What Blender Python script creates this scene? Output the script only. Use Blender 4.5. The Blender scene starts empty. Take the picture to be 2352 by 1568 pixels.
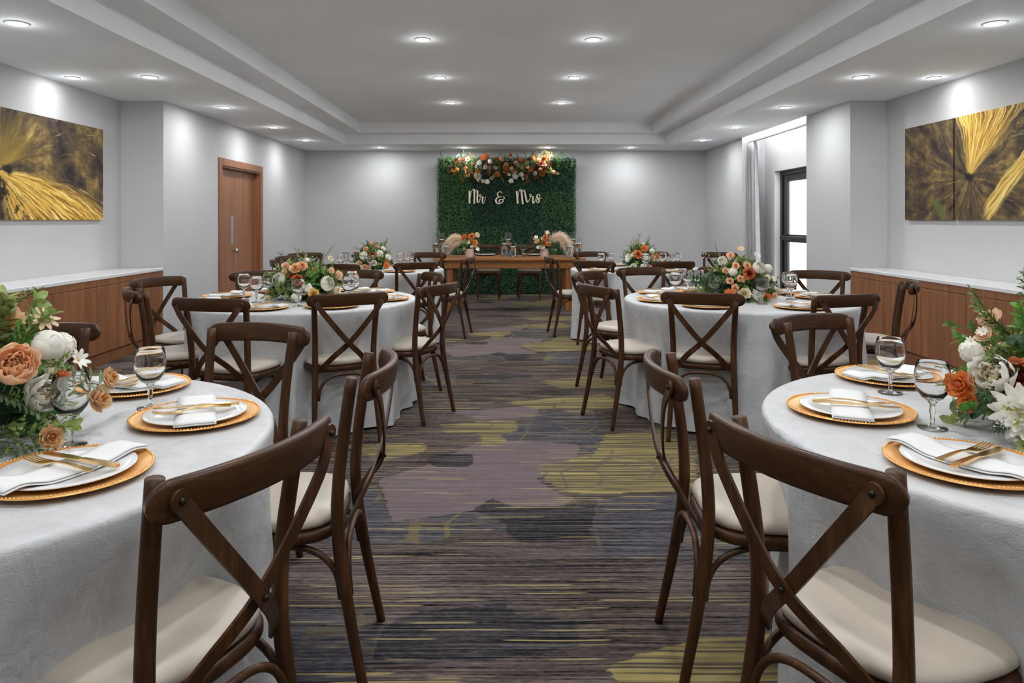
import bpy, math, random
from mathutils import Vector, Quaternion, Matrix
import numpy as np

PI = math.pi
scene = bpy.context.scene
COL = scene.collection

# ------------------------------------------------------------------ camera
cam_data = bpy.data.cameras.new('camera')
cam = bpy.data.objects.new('camera', cam_data)
COL.objects.link(cam)
cam.location = (0, 0, 1.30)
cam.rotation_euler = (PI / 2, 0, 0)
cam_data.sensor_fit = 'HORIZONTAL'
cam_data.sensor_width = 36.0
cam_data.lens = 36.0 * 1640 / 2352
cam_data.shift_x = 20 / 2352
cam_data.shift_y = -278 / 2352
cam_data.clip_start = 0.05
scene.camera = cam

# ------------------------------------------------------------------ world, exposure
world = bpy.data.worlds.new('world')
scene.world = world
world.use_nodes = True
bg = world.node_tree.nodes['Background']
bg.inputs[0].default_value = (1.0, 1.0, 1.0, 1)
bg.inputs[1].default_value = 4.0
scene.view_settings.view_transform = 'Standard'
scene.view_settings.look = 'None'
scene.view_settings.gamma = 1
scene.view_settings.use_curve_mapping = False
scene.view_settings.exposure = 0.60
SPOT_W = 3.5          # each ceiling downlight
SPOT_WASH_W = 3.2
LAMP_COL = (0.955, 0.982, 1.0)
WIDE_W = 5.2
WIDE_TRAY_W = 10.0
scene.cycles.max_bounces = 10
scene.cycles.diffuse_bounces = 4
scene.cycles.use_light_tree = False
scene.cycles.glossy_bounces = 3
scene.cycles.transmission_bounces = 9
scene.cycles.transparent_max_bounces = 8

# ------------------------------------------------------------------ helpers
def setp(o, label=None, cat=None, group=None, kind=None):
    if label: o['label'] = label
    if cat: o['category'] = cat
    if group: o['group'] = group
    if kind: o['kind'] = kind
    return o

def link(name, data, parent=None, loc=(0, 0, 0), rot=None, scale=None):
    o = bpy.data.objects.new(name, data)
    COL.objects.link(o)
    o.location = loc
    if rot is not None:
        if isinstance(rot, Quaternion):
            o.rotation_mode = 'QUATERNION'; o.rotation_quaternion = rot
        else:
            o.rotation_euler = rot
    if scale is not None:
        o.scale = (scale,) * 3 if not isinstance(scale, (tuple, list)) else scale
    if parent is not None: o.parent = parent
    return o

def empty(name, loc=(0, 0, 0), rz=0.0):
    o = link(name, None, None, loc, (0, 0, rz))
    o.empty_display_size = 0.1
    return o

def lerp(a, b, t): return a + (b - a) * t
def smooth(t):
    t = max(0.0, min(1.0, t)); return t * t * (3 - 2 * t)

class MB:
    def __init__(s):
        s.v = []; s.f = []; s.mi = []; s.cur = 0
    def add(s, vs, fs):
        b = len(s.v); s.v.extend([tuple(p) for p in vs])
        for f in fs:
            s.f.append(tuple(b + i for i in f)); s.mi.append(s.cur)
    def box(s, a, b):
        x0, y0, z0 = a; x1, y1, z1 = b
        s.add([(x0, y0, z0), (x1, y0, z0), (x1, y1, z0), (x0, y1, z0), (x0, y0, z1), (x1, y0, z1), (x1, y1, z1), (x0, y1, z1)],
              [(0, 3, 2, 1), (4, 5, 6, 7), (0, 1, 5, 4), (1, 2, 6, 5), (2, 3, 7, 6), (3, 0, 4, 7)])
    def bbox(s, a, b, c=0.004):
        # box with chamfered edges
        x0, y0, z0 = a; x1, y1, z1 = b
        vs = []; idx = {}
        for ix, (x, sx) in enumerate(((x0, 1), (x1, -1))):
            for iy, (y, sy) in enumerate(((y0, 1), (y1, -1))):
                for iz, (z, sz) in enumerate(((z0, 1), (z1, -1))):
                    for ax in range(3):
                        p = [x + sx * c, y + sy * c, z + sz * c]
                        p[ax] = (x, y, z)[ax]
                        idx[(ix, iy, iz, ax)] = len(vs); vs.append(p)
        fs = []
        for ax in range(3):
            o1, o2 = [(1, 2), (2, 0), (0, 1)][ax]
            for e in (0, 1):
                q = []
                for (p, r) in ((0, 0), (1, 0), (1, 1), (0, 1)):
                    k = [0, 0, 0]; k[ax] = e; k[o1] = p; k[o2] = r
                    q.append(idx[(k[0], k[1], k[2], ax)])
                fs.append(q if e else q[::-1])
        for ax in range(3):
            o1, o2 = [(1, 2), (2, 0), (0, 1)][ax]
            for p in (0, 1):
                for r in (0, 1):
                    k0 = [0, 0, 0]; k0[o1] = p; k0[o2] = r
                    k1 = list(k0); k1[ax] = 1
                    q = [idx[(*k0, o1)], idx[(*k1, o1)], idx[(*k1, o2)], idx[(*k0, o2)]]
                    fs.append(q if (p ^ r) else q[::-1])
        for ix in (0, 1):
            for iy in (0, 1):
                for iz in (0, 1):
                    q = [idx[(ix, iy, iz, a_)] for a_ in range(3)]
                    fs.append(q if (ix + iy + iz) % 2 else q[::-1])
        s.add(vs, fs)
    def quad(s, a, b, c, d): s.add([a, b, c, d], [(0, 1, 2, 3)])
    def tube(s, pts, r, n=10, cap=True):
        pts = [Vector(p) for p in pts]
        m = len(pts)
        rr = r if isinstance(r, (list, tuple)) else [r] * m
        t0 = (pts[1] - pts[0]).normalized()
        ref = Vector((0, 0, 1)) if abs(t0.z) < 0.9 else Vector((1, 0, 0))
        nrm = t0.cross(ref).normalized()
        vs = []; fs = []
        for i in range(m):
            t = (pts[min(i + 1, m - 1)] - pts[max(i - 1, 0)]).normalized()
            nrm = (nrm - t * nrm.dot(t)).normalized()
            bn = t.cross(nrm)
            for k in range(n):
                a = 2 * PI * k / n
                vs.append(pts[i] + (nrm * math.cos(a) + bn * math.sin(a)) * rr[i])
        for i in range(m - 1):
            for k in range(n):
                k2 = (k + 1) % n
                fs.append((i * n + k, i * n + k2, (i + 1) * n + k2, (i + 1) * n + k))
        if cap:
            fs.append(tuple(range(n - 1, -1, -1))); fs.append(tuple((m - 1) * n + k for k in range(n)))
        s.add(vs, fs)
    def lathe(s, prof, n=32, c=(0, 0, 0)):
        vs = []; fs = []; rows = []
        for (r, z) in prof:
            if r < 1e-6:
                rows.append([len(vs)] * n); vs.append((c[0], c[1], c[2] + z))
            else:
                rows.append(list(range(len(vs), len(vs) + n)))
                vs += [(c[0] + r * math.cos(2 * PI * k / n), c[1] + r * math.sin(2 * PI * k / n), c[2] + z) for k in range(n)]
        for i in range(len(rows) - 1):
            for k in range(n):
                k2 = (k + 1) % n
                q = [rows[i][k], rows[i][k2], rows[i + 1][k2], rows[i + 1][k]]
                u = []
                for x in q:
                    if x not in u: u.append(x)
                if len(u) > 2: fs.append(tuple(u))
        s.add(vs, fs)
    def band(s, pts, widths, wdir, thick):
        # flat strip along pts; width direction per point; rectangular section
        m = len(pts); pts = [Vector(p) for p in pts]; vs = []; fs = []
        for i in range(m):
            t = (pts[min(i + 1, m - 1)] - pts[max(i - 1, 0)]).normalized()
            w = Vector(wdir[i] if isinstance(wdir, list) else wdir)
            w = (w - t * w.dot(t)).normalized()
            nn = t.cross(w)
            hw = (widths[i] if isinstance(widths, (list, tuple)) else widths) / 2
            h = (thick[i] if isinstance(thick, (list, tuple)) else thick) / 2
            for a, b in ((-1, -1), (1, -1), (1, 1), (-1, 1)):
                vs.append(pts[i] + w * hw * a + nn * h * b)
        for i in range(m - 1):
            for k in range(4):
                k2 = (k + 1) % 4
                fs.append((i * 4 + k, i * 4 + k2, (i + 1) * 4 + k2, (i + 1) * 4 + k))
        fs.append((3, 2, 1, 0)); fs.append(tuple((m - 1) * 4 + k for k in range(4)))
        s.add(vs, fs)
    def mesh(s, name, mats, sm=False):
        me = bpy.data.meshes.new(name)
        me.from_pydata(s.v, [], s.f)
        if not isinstance(mats, (list, tuple)): mats = [mats]
        for m in mats: me.materials.append(m)
        if len(mats) > 1: me.polygons.foreach_set('material_index', s.mi)
        if sm: me.polygons.foreach_set('use_smooth', [True] * len(me.polygons))
        me.update()
        return me
    def build(s, name, mats, parent=None, loc=(0, 0, 0), rot=None, sm=False):
        return link(name, s.mesh(name, mats, sm), parent, loc, rot)

def catmull(pts, sub=6):
    P = [Vector(p) for p in pts]
    if len(P) < 3:
        return [P[0].lerp(P[-1], i / sub) for i in range(sub + 1)]
    out = []
    for i in range(len(P) - 1):
        p0 = P[max(i - 1, 0)]; p1 = P[i]; p2 = P[i + 1]; p3 = P[min(i + 2, len(P) - 1)]
        for k in range(sub):
            t = k / sub
            out.append(0.5 * ((2 * p1) + (p2 - p0) * t + (2 * p0 - 5 * p1 + 4 * p2 - p3) * t * t + (3 * p1 - p0 - 3 * p2 + p3) * t ** 3))
    out.append(P[-1])
    return out

# ------------------------------------------------------------------ materials
def srgb(r, g, b):
    f = lambda c: ((c / 255) / 12.92 if c / 255 <= 0.04045 else ((c / 255 + 0.055) / 1.055) ** 2.4)
    return (f(r), f(g), f(b), 1)

class NT:
    """small wrapper for building node materials"""
    def __init__(s, name):
        s.m = bpy.data.materials.new(name); s.m.use_nodes = True
        s.t = s.m.node_tree; s.b = s.t.nodes['Principled BSDF']; s.out = s.t.nodes['Material Output']
    def n(s, typ, **kw):
        x = s.t.nodes.new(typ)
        for k, v in kw.items():
            if k.startswith('i_'):
                key = k[2:]
                key = int(key) if key.isdigit() else key.replace('_', ' ')
                x.inputs[key].default_value = v
            else: setattr(x, k, v)
        return x
    def l(s, a, b): s.t.links.new(a, b)
    def coord(s, kind='Object', scale=(1, 1, 1), loc=(0, 0, 0), rot=(0, 0, 0)):
        tc = s.n('ShaderNodeTexCoord'); mp = s.n('ShaderNodeMapping')
        mp.inputs['Scale'].default_value = scale; mp.inputs['Location'].default_value = loc; mp.inputs['Rotation'].default_value = rot
        s.l(tc.outputs[kind], mp.inputs['Vector'])
        return mp.outputs['Vector']
    def noise(s, vec, scale=5, detail=3, rough=0.5, dist=0.0):
        x = s.n('ShaderNodeTexNoise'); x.inputs['Scale'].default_value = scale; x.inputs['Detail'].default_value = detail
        x.inputs['Roughness'].default_value = rough; x.inputs['Distortion'].default_value = dist
        s.l(vec, x.inputs['Vector']); return x.outputs['Fac']
    def ramp(s, fac, stops, interp='LINEAR'):
        x = s.n('ShaderNodeValToRGB'); cr = x.color_ramp; cr.interpolation = interp
        while len(cr.elements) < len(stops): cr.elements.new(0.5)
        for e, (p, c) in zip(cr.elements, stops):
            e.position = p; e.color = c if len(c) == 4 else (*c, 1)
        s.l(fac, x.inputs['Fac']); return x.outputs['Color']
    def math(s, op, a, b=None, c=None, clamp=False):
        x = s.n('ShaderNodeMath', operation=op); x.use_clamp = clamp
        for i, q in enumerate((a, b, c)):
            if q is None: continue
            if isinstance(q, (int, float)): x.inputs[i].default_value = q
            else: s.l(q, x.inputs[i])
        return x.outputs[0]
    def mix(s, fac, a, b, mode='MIX'):
        x = s.n('ShaderNodeMix', data_type='RGBA'); x.blend_type = mode
        for sock, q in ((x.inputs[0], fac), (x.inputs[6], a), (x.inputs[7], b)):
            if isinstance(q, (int, float)): sock.default_value = q
            elif isinstance(q, tuple): sock.default_value = q if len(q) == 4 else (*q, 1)
            else: s.l(q, sock)
        return x.outputs[2]
    def bump(s, h, strength=0.2, dist=0.01):
        x = s.n('ShaderNodeBump'); x.inputs['Strength'].default_value = strength; x.inputs['Distance'].default_value = dist
        s.l(h, x.inputs['Height']); s.l(x.outputs['Normal'], s.b.inputs['Normal'])
    def base(s, c):
        if isinstance(c, tuple): s.b.inputs['Base Color'].default_value = c
        else: s.l(c, s.b.inputs['Base Color'])
    def p(s, **kw):
        for k, v in kw.items(): s.b.inputs[k.replace('_', ' ')].default_value = v
        return s

M = {}
def simple(key, col, rough=0.5, metal=0.0, var=0.0, **kw):
    t = NT(key); 
    if var:
        v = t.noise(t.coord(), 9, 2)
        a = tuple(c * (1 - var) for c in col[:3]) + (1,); b = tuple(min(1, c * (1 + var)) for c in col[:3]) + (1,)
        t.base(t.ramp(v, [(0.3, a), (0.7, b)]))
    else: t.base(col)
    t.p(Roughness=rough, Metallic=metal)
    for k, v in kw.items(): t.b.inputs[k.replace('_', ' ')].default_value = v
    M[key] = t.m; return t

def plaster(key, col, sc=240, st=0.06):
    t = NT(key); v = t.coord()
    n = t.noise(v, 1.3, 2)
    t.base(t.ramp(n, [(0.3, tuple(c * 0.97 for c in col[:3]) + (1,)), (0.7, tuple(c * 1.03 for c in col[:3]) + (1,))]))
    t.p(Roughness=0.75)
    t.bump(t.noise(v, sc, 2), st, 0.002); M[key] = t.m
plaster('wall', (0.56, 0.56, 0.565, 1))
plaster('ceiling', (0.90, 0.93, 0.955, 1), 300, 0.03)

def wood(key, dark, light, axis='Z', freq=26, rough=0.35, stretch=0.06, coordk='Object'):
    t = NT(key)
    sc = {'X': (stretch, 1, 1), 'Y': (1, stretch, 1), 'Z': (1, 1, stretch)}[axis]
    v = t.coord(coordk, sc)
    n1 = t.noise(v, freq, 6, 0.6, 0.5)
    n2 = t.noise(v, freq * 5, 2, 0.5)
    f = t.math('ADD', t.math('MULTIPLY', n1, 0.75), t.math('MULTIPLY', n2, 0.25))
    mid = tuple(math.sqrt(a * b) for a, b in zip(dark[:3], light[:3])) + (1,)
    t.base(t.ramp(f, [(0.30, dark), (0.52, mid), (0.72, light)]))
    t.p(Roughness=rough)
    t.bump(f, 0.10, 0.002)
    M[key] = t.m
wood('chair_wood', srgb(42, 25, 13), srgb(96, 61, 34), 'Z', 30, 0.36, 0.08)
wood('crest_wood', srgb(42, 25, 13), srgb(94, 60, 34), 'X', 30, 0.34, 0.08)
for _k in ('chair_wood', 'crest_wood'): M[_k].node_tree.nodes['Principled BSDF'].inputs['Specular IOR Level'].default_value = 0.22
wood('cabinet_wood', srgb(112, 70, 44), srgb(172, 116, 76), 'Z', 16, 0.45, 0.05, 'Object')
wood('door_wood', srgb(124, 80, 54), srgb(180, 124, 86), 'Z', 14, 0.4, 0.04)
wood('farm_wood', srgb(104, 62, 26), srgb(196, 130, 64), 'X', 13, 0.35, 0.05)
wood('farm_wood_leg', srgb(104, 62, 28), srgb(184, 120, 62), 'Z', 13, 0.4, 0.05)
wood('letter_wood', srgb(240, 222, 190), srgb(254, 246, 228), 'Z', 20, 0.5, 0.2)

t = simple('vinyl', srgb(180, 169, 155), 0.42)
v = t.coord(); t.bump(t.noise(v, 7, 2, 0.5, 0.3), 0.25, 0.02)
simple('taupe_vinyl', srgb(92, 76, 62), 0.5)
simple('bolt', (0.03, 0.022, 0.018, 1), 0.35, 0.8)
simple('white_ceramic', (0.64, 0.64, 0.64, 1), 0.12)
simple('napkin', (0.66, 0.66, 0.655, 1), 0.8)
t = simple('gold_charger', (0.86, 0.46, 0.15, 1), 0.30, 0.55)
simple('gold_metal', (0.82, 0.56, 0.25, 1), 0.2, 1.0)
simple('brown_charger', srgb(62, 40, 34), 0.4)
simple('quartz', (0.76, 0.76, 0.76, 1), 0.2, 0, 0.03)
simple('black_metal', (0.012, 0.012, 0.013, 1), 0.35)
simple('dark_metal', (0.05, 0.05, 0.05, 1), 0.4, 0.6)
simple('steel', (0.55, 0.56, 0.57, 1), 0.35, 0.9)
simple('rail', (0.42, 0.42, 0.42, 1), 0.5)
simple('white_paint', (0.82, 0.82, 0.82, 1), 0.5)
simple('candle', (0.9, 0.89, 0.86, 1), 0.5)
simple('blush', srgb(205, 176, 164), 0.55, 0, 0.06)
simple('trim_white', (0.85, 0.85, 0.85, 1), 0.4)
simple('particle', (0.30, 0.24, 0.18, 1), 0.8)

# curtain
t = NT('curtain'); v = t.coord()
n = t.noise(t.coord(scale=(1, 1, 30)), 10, 2)
t.base(t.ramp(n, [(0.3, srgb(150, 150, 152)), (0.7, srgb(178, 178, 180))])); t.p(Roughness=0.85); M['curtain'] = t.m

# tablecloth: crushed taffeta
t = NT('tablecloth')
v = t.coord(scale=(1, 1, 1))
w1 = t.noise(v, 9, 4, 0.55, 1.2)
w2 = t.n('ShaderNodeTexVoronoi', feature='DISTANCE_TO_EDGE'); w2.inputs['Scale'].default_value = 11
dv = t.n('ShaderNodeVectorMath', operation='ADD')
nz = t.n('ShaderNodeTexNoise'); nz.inputs['Scale'].default_value = 6; nz.inputs['Detail'].default_value = 3
t.l(v, nz.inputs['Vector']); sc = t.n('ShaderNodeVectorMath', operation='SCALE'); sc.inputs['Scale'].default_value = 0.35
t.l(nz.outputs['Color'], sc.inputs[0]); t.l(v, dv.inputs[0]); t.l(sc.outputs[0], dv.inputs[1]); t.l(dv.outputs[0], w2.inputs['Vector'])
cre = t.math('MINIMUM', t.math('MULTIPLY', w2.outputs['Distance'], 4.0), 1.0)
fine = t.noise(t.coord(scale=(1, 1.0, 3)), 55, 3, 0.6, 2.0)
hgt = t.math('ADD', t.math('ADD', t.math('MULTIPLY', w1, 1.0), t.math('MULTIPLY', cre, 0.30)), t.math('MULTIPLY', fine, 0.35))
t.base(t.ramp(w1, [(0.3, (0.455, 0.456, 0.462, 1)), (0.7, (0.53, 0.531, 0.538, 1))]))
t.p(Roughness=0.40)
t.bump(hgt, 0.34, 0.016); M['tablecloth'] = t.m

# clear thin glass (bowl, vase walls, panes) and solid glass (stems)
def thin_glass(key, tint=(0.97, 0.98, 0.98), ior=1.45, gain=1.0):
    t = NT(key); t.t.nodes.remove(t.b)
    tr = t.n('ShaderNodeBsdfTransparent'); tr.inputs[0].default_value = (*tint, 1)
    gl = t.n('ShaderNodeBsdfGlossy'); gl.inputs['Roughness'].default_value = 0.03
    lw = t.n('ShaderNodeLayerWeight'); lw.inputs['Blend'].default_value = 0.5
    f0 = ((ior - 1) / (ior + 1)) ** 2 * gain
    f = t.math('MULTIPLY_ADD', t.math('POWER', lw.outputs['Facing'], 3.0), 0.8, f0, clamp=True)
    mx = t.n('ShaderNodeMixShader'); t.l(f, mx.inputs[0]); t.l(tr.outputs[0], mx.inputs[1]); t.l(gl.outputs[0], mx.inputs[2])
    t.l(mx.outputs[0], t.out.inputs['Surface']); M[key] = t.m
thin_glass('thin_glass', (0.90, 0.915, 0.92), 1.5, 2.2)
thin_glass('pane', (0.97, 0.98, 0.98))
t = NT('solid_glass'); t.base((1, 1, 1, 1)); t.p(Roughness=0.02, IOR=1.45); t.b.inputs['Transmission Weight'].default_value = 1.0; M['solid_glass'] = t.m
t = NT('water'); t.base((0.97, 0.98, 0.98, 1)); t.p(Roughness=0.01, IOR=1.33); t.b.inputs['Transmission Weight'].default_value = 1.0; M['water'] = t.m

# lamp lens
t = NT('lamp_lens'); t.b.inputs['Emission Color'].default_value = (1, 0.99, 0.97, 1); t.b.inputs['Emission Strength'].default_value = 14.0; t.base((1, 1, 1, 1)); M['lamp_lens'] = t.m
t = NT('strip_lens'); t.b.inputs['Emission Color'].default_value = (1, 1, 1, 1); t.b.inputs['Emission Strength'].default_value = 6.0; t.base((1, 1, 1, 1)); M['strip_lens'] = t.m
for _k in ('lamp_lens', 'strip_lens'): M[_k].cycles.emission_sampling = 'NONE'   # the lamp's own light objects do the lighting

# foliage and petals
def translucent(t, col, k):
    tl = t.n('ShaderNodeBsdfTranslucent'); t.l(col, tl.inputs['Color'])
    mx = t.n('ShaderNodeMixShader'); mx.inputs[0].default_value = k
    t.l(t.b.outputs[0], mx.inputs[1]); t.l(tl.outputs[0], mx.inputs[2]); t.l(mx.outputs[0], t.out.inputs['Surface'])
def leafmat(key, a, b, rough=0.5):
    t = NT(key); oi = t.n('ShaderNodeObjectInfo')
    n = t.noise(t.coord(), 14, 2)
    f = t.math('ADD', t.math('MULTIPLY', n, 0.6), t.math('MULTIPLY', oi.outputs['Random'], 0.4))
    cc = t.ramp(f, [(0.25, a), (0.75, b)]); t.base(cc); t.p(Roughness=rough)
    translucent(t, cc, 0.22)
    M[key] = t.m
leafmat('leaf_green', srgb(78, 106, 44), srgb(146, 166, 90))
leafmat('leaf_dark', srgb(30, 62, 36), srgb(64, 100, 58))
leafmat('leaf_olive', srgb(108, 124, 58), srgb(178, 184, 116))
leafmat('leaf_bright', srgb(52, 118, 40), srgb(110, 168, 70))
leafmat('leaf_sage', srgb(110, 134, 104), srgb(168, 186, 150))
leafmat('leaf_autumn', srgb(128, 72, 26), srgb(196, 132, 52))
leafmat('leaf_brown', srgb(90, 60, 44), srgb(136, 96, 72))
leafmat('stem', srgb(70, 88, 48), srgb(100, 116, 64))
def petalmat(key, a, b=None, rough=0.6):
    b = b or a
    t = NT(key); n = t.noise(t.coord(), 3.0, 3)
    cc = t.ramp(n, [(0.3, a), (0.7, b)]); t.base(cc); t.p(Roughness=rough)
    translucent(t, cc, 0.35)
    M[key] = t.m
petalmat('pet_peach', srgb(248, 198, 152), srgb(254, 224, 190))
petalmat('pet_white', srgb(240, 236, 224), srgb(250, 248, 242))
petalmat('pet_cream', srgb(240, 228, 198), srgb(248, 240, 218))
petalmat('pet_coral', srgb(222, 124, 76), srgb(240, 158, 108))
petalmat('pet_red', srgb(140, 46, 32), srgb(184, 76, 50))
petalmat('pet_orange', srgb(226, 128, 58), srgb(238, 158, 92))
petalmat('pet_yellow', srgb(232, 196, 110), srgb(240, 212, 140))
petalmat('pet_tan', srgb(214, 172, 128), srgb(234, 198, 154))
petalmat('pet_pale', srgb(236, 198, 160), srgb(246, 218, 188))
petalmat('pet_blush', srgb(214, 178, 160), srgb(232, 204, 190))
petalmat('pet_rust', srgb(140, 74, 40), srgb(184, 108, 60))
petalmat('pet_amber', srgb(190, 118, 44), srgb(218, 150, 72))
petalmat('pet_mauve', srgb(112, 82, 70), srgb(150, 114, 98))
petalmat('pet_green', srgb(60, 128, 34), srgb(110, 172, 62))
petalmat('stamen', srgb(214, 150, 30), srgb(236, 186, 60))
petalmat('pampas', srgb(222, 198, 170), srgb(244, 228, 206), 0.9)

# carpet: woven strie ground with a printed repeat carried by mesh attributes
t = NT('carpet')
at = t.n('ShaderNodeAttribute'); at.attribute_name = 'carpet_print'
sep = t.n('ShaderNodeSeparateColor'); t.l(at.outputs['Color'], sep.inputs[0])
_sx = t.n('ShaderNodeSeparateXYZ'); t.l(t.coord(), _sx.inputs[0])
_wob = t.math('MULTIPLY_ADD', t.noise(t.coord(scale=(2.0, 1.2, 1)), 1.0, 1), 0.024, -0.012)
def rows(n, kx, off, det=1.5):
    # tufted rows of equal thickness: every row has its own run of yarn colour along x
    r = t.math('FLOOR', t.math('MULTIPLY', t.math('ADD', _sx.outputs[1], _wob), n))
    cb = t.n('ShaderNodeCombineXYZ'); t.l(t.math('MULTIPLY', _sx.outputs[0], kx), cb.inputs[0]); t.l(t.math('MULTIPLY_ADD', r, 7.313, off), cb.inputs[1]); cb.inputs[2].default_value = off
    return t.noise(cb.outputs[0], 1.0, det, 0.5)
line = t.math('ADD', t.math('MULTIPLY', rows(150, 1.6, 0.0, 2), 0.75), t.math('MULTIPLY', rows(150, 30.0, 4.0, 1), 0.25))
line2 = rows(105, 2.2, 11.0)
line3 = rows(112, 1.2, 23.0)
ylin = rows(125, 1.3, 37.0)
big = t.noise(t.coord(scale=(0.9, 1.2, 1)), 1.0, 2)
jit = t.math('SUBTRACT', line2, 0.5)
def mask(ch, k=1.3, soft=9):
    return t.math('MULTIPLY', t.math('ADD', t.math('ADD', ch, t.math('MULTIPLY', jit, k)), -0.5), soft, clamp=True) if False else \
        t.math('MULTIPLY_ADD', t.math('ADD', ch, t.math('MULTIPLY', jit, k)), soft, -0.5 * soft, clamp=True)
ground = t.ramp(line, [(0.36, srgb(30, 26, 26)), (0.43, srgb(74, 66, 65)), (0.55, srgb(108, 97, 96)), (0.64, srgb(136, 122, 106))])
ground2 = t.ramp(line, [(0.38, srgb(22, 20, 20)), (0.45, srgb(64, 56, 54)), (0.56, srgb(96, 84, 78)), (0.66, srgb(130, 116, 94))])
c = t.mix(t.ramp(big, [(0.42, (0, 0, 0, 1)), (0.58, (1, 1, 1, 1))]), ground, ground2)
slate = t.ramp(line, [(0.38, srgb(36, 35, 38)), (0.48, srgb(78, 75, 80)), (0.62, srgb(112, 107, 110))])
vo = t.n('ShaderNodeTexVoronoi', feature='DISTANCE_TO_EDGE'); vo.inputs['Scale'].default_value = 4.6
t.l(t.coord(scale=(1, 1.0, 1)), vo.inputs['Vector'])
crk = t.math('LESS_THAN', t.math('ADD', vo.outputs['Distance'], t.math('MULTIPLY', jit, 0.10)), 0.042)
crk = t.math('MULTIPLY', crk, t.math('MULTIPLY_ADD', t.noise(t.coord(), 2.3, 1), 9.0, -4.0, clamp=True))
slate = t.mix(t.math('MULTIPLY', crk, 0.5), slate, srgb(132, 116, 70))
c = t.mix(mask(at.outputs['Alpha']), c, slate)
mauve = t.ramp(line, [(0.25, srgb(98, 86, 88)), (0.5, srgb(124, 110, 112)), (0.75, srgb(140, 126, 128))])
c = t.mix(t.math('MULTIPLY', mask(sep.outputs[0], 0.7, 14), 0.85), c, mauve)
dark = t.ramp(line, [(0.40, srgb(20, 19, 22)), (0.5, srgb(54, 52, 56)), (0.62, srgb(96, 90, 92))])
c = t.mix(t.math('MULTIPLY', mask(sep.outputs[1], 0.9, 12), 0.9), c, dark)
yel = t.ramp(line3, [(0.40, srgb(86, 77, 72)), (0.46, srgb(110, 99, 76)), (0.52, srgb(148, 134, 86)), (0.62, srgb(178, 162, 104))])
yel = t.mix(t.math('MULTIPLY', crk, 0.6), yel, srgb(102, 91, 84))
c = t.mix(t.math('MULTIPLY', mask(sep.outputs[2], 2.2, 8), 0.88), c, yel)
yl = t.math('MULTIPLY_ADD', ylin, 40.0, -40.0 * 0.64, clamp=True)
c = t.mix(t.math('MULTIPLY', yl, 0.7), c, srgb(182, 164, 112))
pile = t.noise(t.coord(), 420, 1)
c = t.mix(0.25, c, t.ramp(pile, [(0.3, (0.02, 0.02, 0.02, 1)), (0.7, (0.42, 0.42, 0.42, 1))]), 'OVERLAY')
c = t.mix(1.0, c, (0.82, 0.82, 0.82, 1), 'MULTIPLY')
t.base(c); t.p(Roughness=0.95); t.b.inputs['Specular IOR Level'].default_value = 0.1
t.bump(t.math('ADD', pile, t.math('MULTIPLY', line, 0.6)), 0.5, 0.004); M['carpet'] = t.m

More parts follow.
